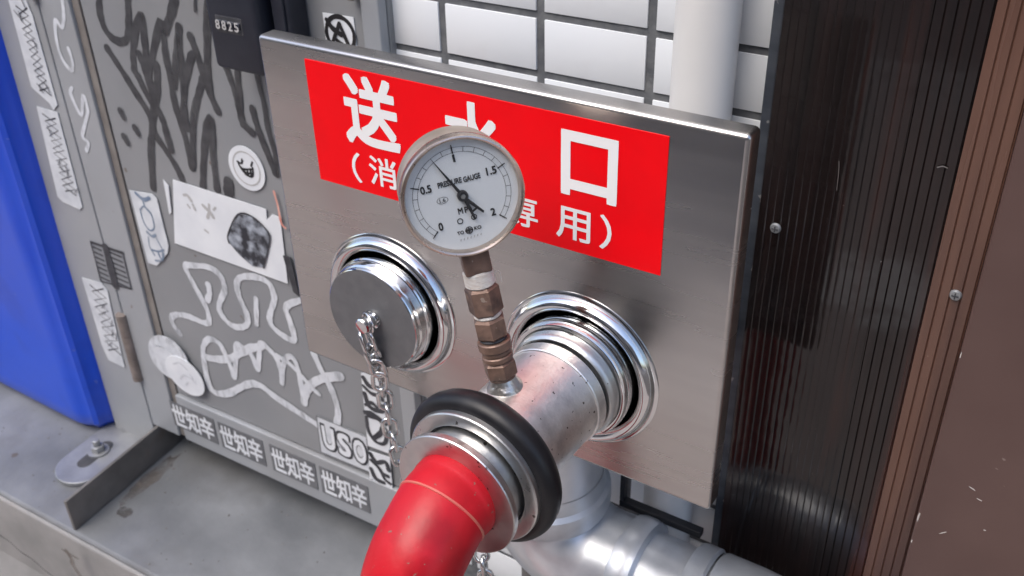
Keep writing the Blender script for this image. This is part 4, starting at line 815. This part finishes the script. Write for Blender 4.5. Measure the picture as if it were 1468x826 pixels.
# ------------------------------------------------------------------ galvanised pipe under the plate
gp = thing('galvanised_pipe', 'large galvanised steel elbow pipe under the steel plate', 'pipe', (0.224, 0.068, -0.60))
RX, RY = 0.218, 0.068; ZC = -0.478
MB().lathe((RX, RY, 0), (0, 0, 1), [(-0.392, 0.0), (-0.392, 0.0530), (-0.20, 0.0530)], 64).build('riser', 'zinc', gp, smooth=40)
MB().lathe((RX, RY, 0), (0, 0, 1), [(-0.428, 0.0540), (-0.428, 0.0595), (-0.4235, 0.0610), (-0.412, 0.0610), (-0.4075, 0.0600), (-0.404, 0.0560), (-0.390, 0.0535)], 64).build('collar', 'zinc', gp, smooth=35)
bend = [V(RX, RY, -0.425)] + [V(RX + 0.060 - 0.060 * math.cos(R_(a)), RY, -0.428 - 0.060 * math.sin(R_(a)) * (ZC + 0.428) / -0.060) for a in range(0, 91, 9)] + [V(RX + 0.09, RY, ZC)]
MB().tube(bend, [0.0550] + [0.0550 - 0.0006 * i for i in range(len(bend) - 1)], 56).build('elbow', 'zinc', gp, smooth=60)
MB().lathe((0, RY, ZC), (1, 0, 0), [(0.300, 0.0440), (0.460, 0.0440)], 64).build('pipe', 'zinc', gp, smooth=40)
MB().lathe((0, RY, ZC), (1, 0, 0), [(0.300, 0.0470), (0.302, 0.0520), (0.308, 0.0535), (0.318, 0.0535), (0.323, 0.0520), (0.325, 0.0440)], 64).build('band', 'zinc', gp, smooth=35)
MB().lathe((0, RY, ZC), (1, 0, 0), [(0.3640, 0.0440), (0.3655, 0.0500), (0.370, 0.0510), (0.382, 0.0510), (0.3845, 0.0480)], 64).build('band', 'zinc', gp, smooth=35)
MB().lathe((0, RY, ZC), (1, 0, 0), [(0.3860, 0.0440), (0.3870, 0.0490), (0.3900, 0.0500), (0.4200, 0.0500)], 64).build('sleeve', 'zinc', gp, smooth=35)
b2 = [V(0.415, RY, ZC)] + [V(0.42 + 0.075 * math.sin(R_(a)), RY, ZC - 0.075 + 0.075 * math.cos(R_(a))) for a in range(0, 91, 9)] + [V(0.495, RY, LEDGE + 0.001)]
MB().tube(b2, 0.0500, 56).build('elbow', 'zinc', gp, smooth=60)
MB().lathe((0.224, RY, 0), (0, 0, 1), [(LEDGE + 0.001, 0.03), (-0.50, 0.03)], 32).build('support_leg', 'bracket_steel', gp, smooth=40)
# black strap on the tiles behind it
bk = thing('black_strap', 'thin black steel strap behind the galvanised pipe, below the steel plate', 'strap', (0.32, 0.105, -0.44))
MB().box((0.2770, 0.1040, -0.4340), (0.2815, 0.1120, -0.385)).build('upright', 'print_black', bk, bevel=0.0008)
MB().box((0.2770, 0.1038, -0.4415), (0.3595, 0.1122, -0.4342)).build('crossbar', 'print_black', bk, bevel=0.0008)

# ------------------------------------------------------------------ across the street (seen mirrored in the steel and the glossy panel)
ob = thing('shop_building', 'brown rendered building across the street, mirrored in the steel plate', 'building', (0, -8.0, -1.0))
MB().box((-14, -14, -1.1), (14, -8.0, 7.0)).build('wall', 'plaster', ob)
for i in range(7):
    x = -12 + i * 4
    w = MB().box((x - 1.3, -8.0, -0.9), (x + 1.3, -7.95, 1.3)).build('shop_window', 'frame_dark', ob); MB().box((x - 1.2, -7.96, -0.8), (x + 1.2, -7.94, 1.2)).build('pane', 'window_glass', w)
    w = MB().box((x - 0.8, -8.0, 2.4), (x + 0.8, -7.95, 4.0)).build('window', 'frame_dark', ob); MB().box((x - 0.7, -7.96, 2.5), (x + 0.7, -7.94, 3.9)).build('pane', 'window_glass', w)
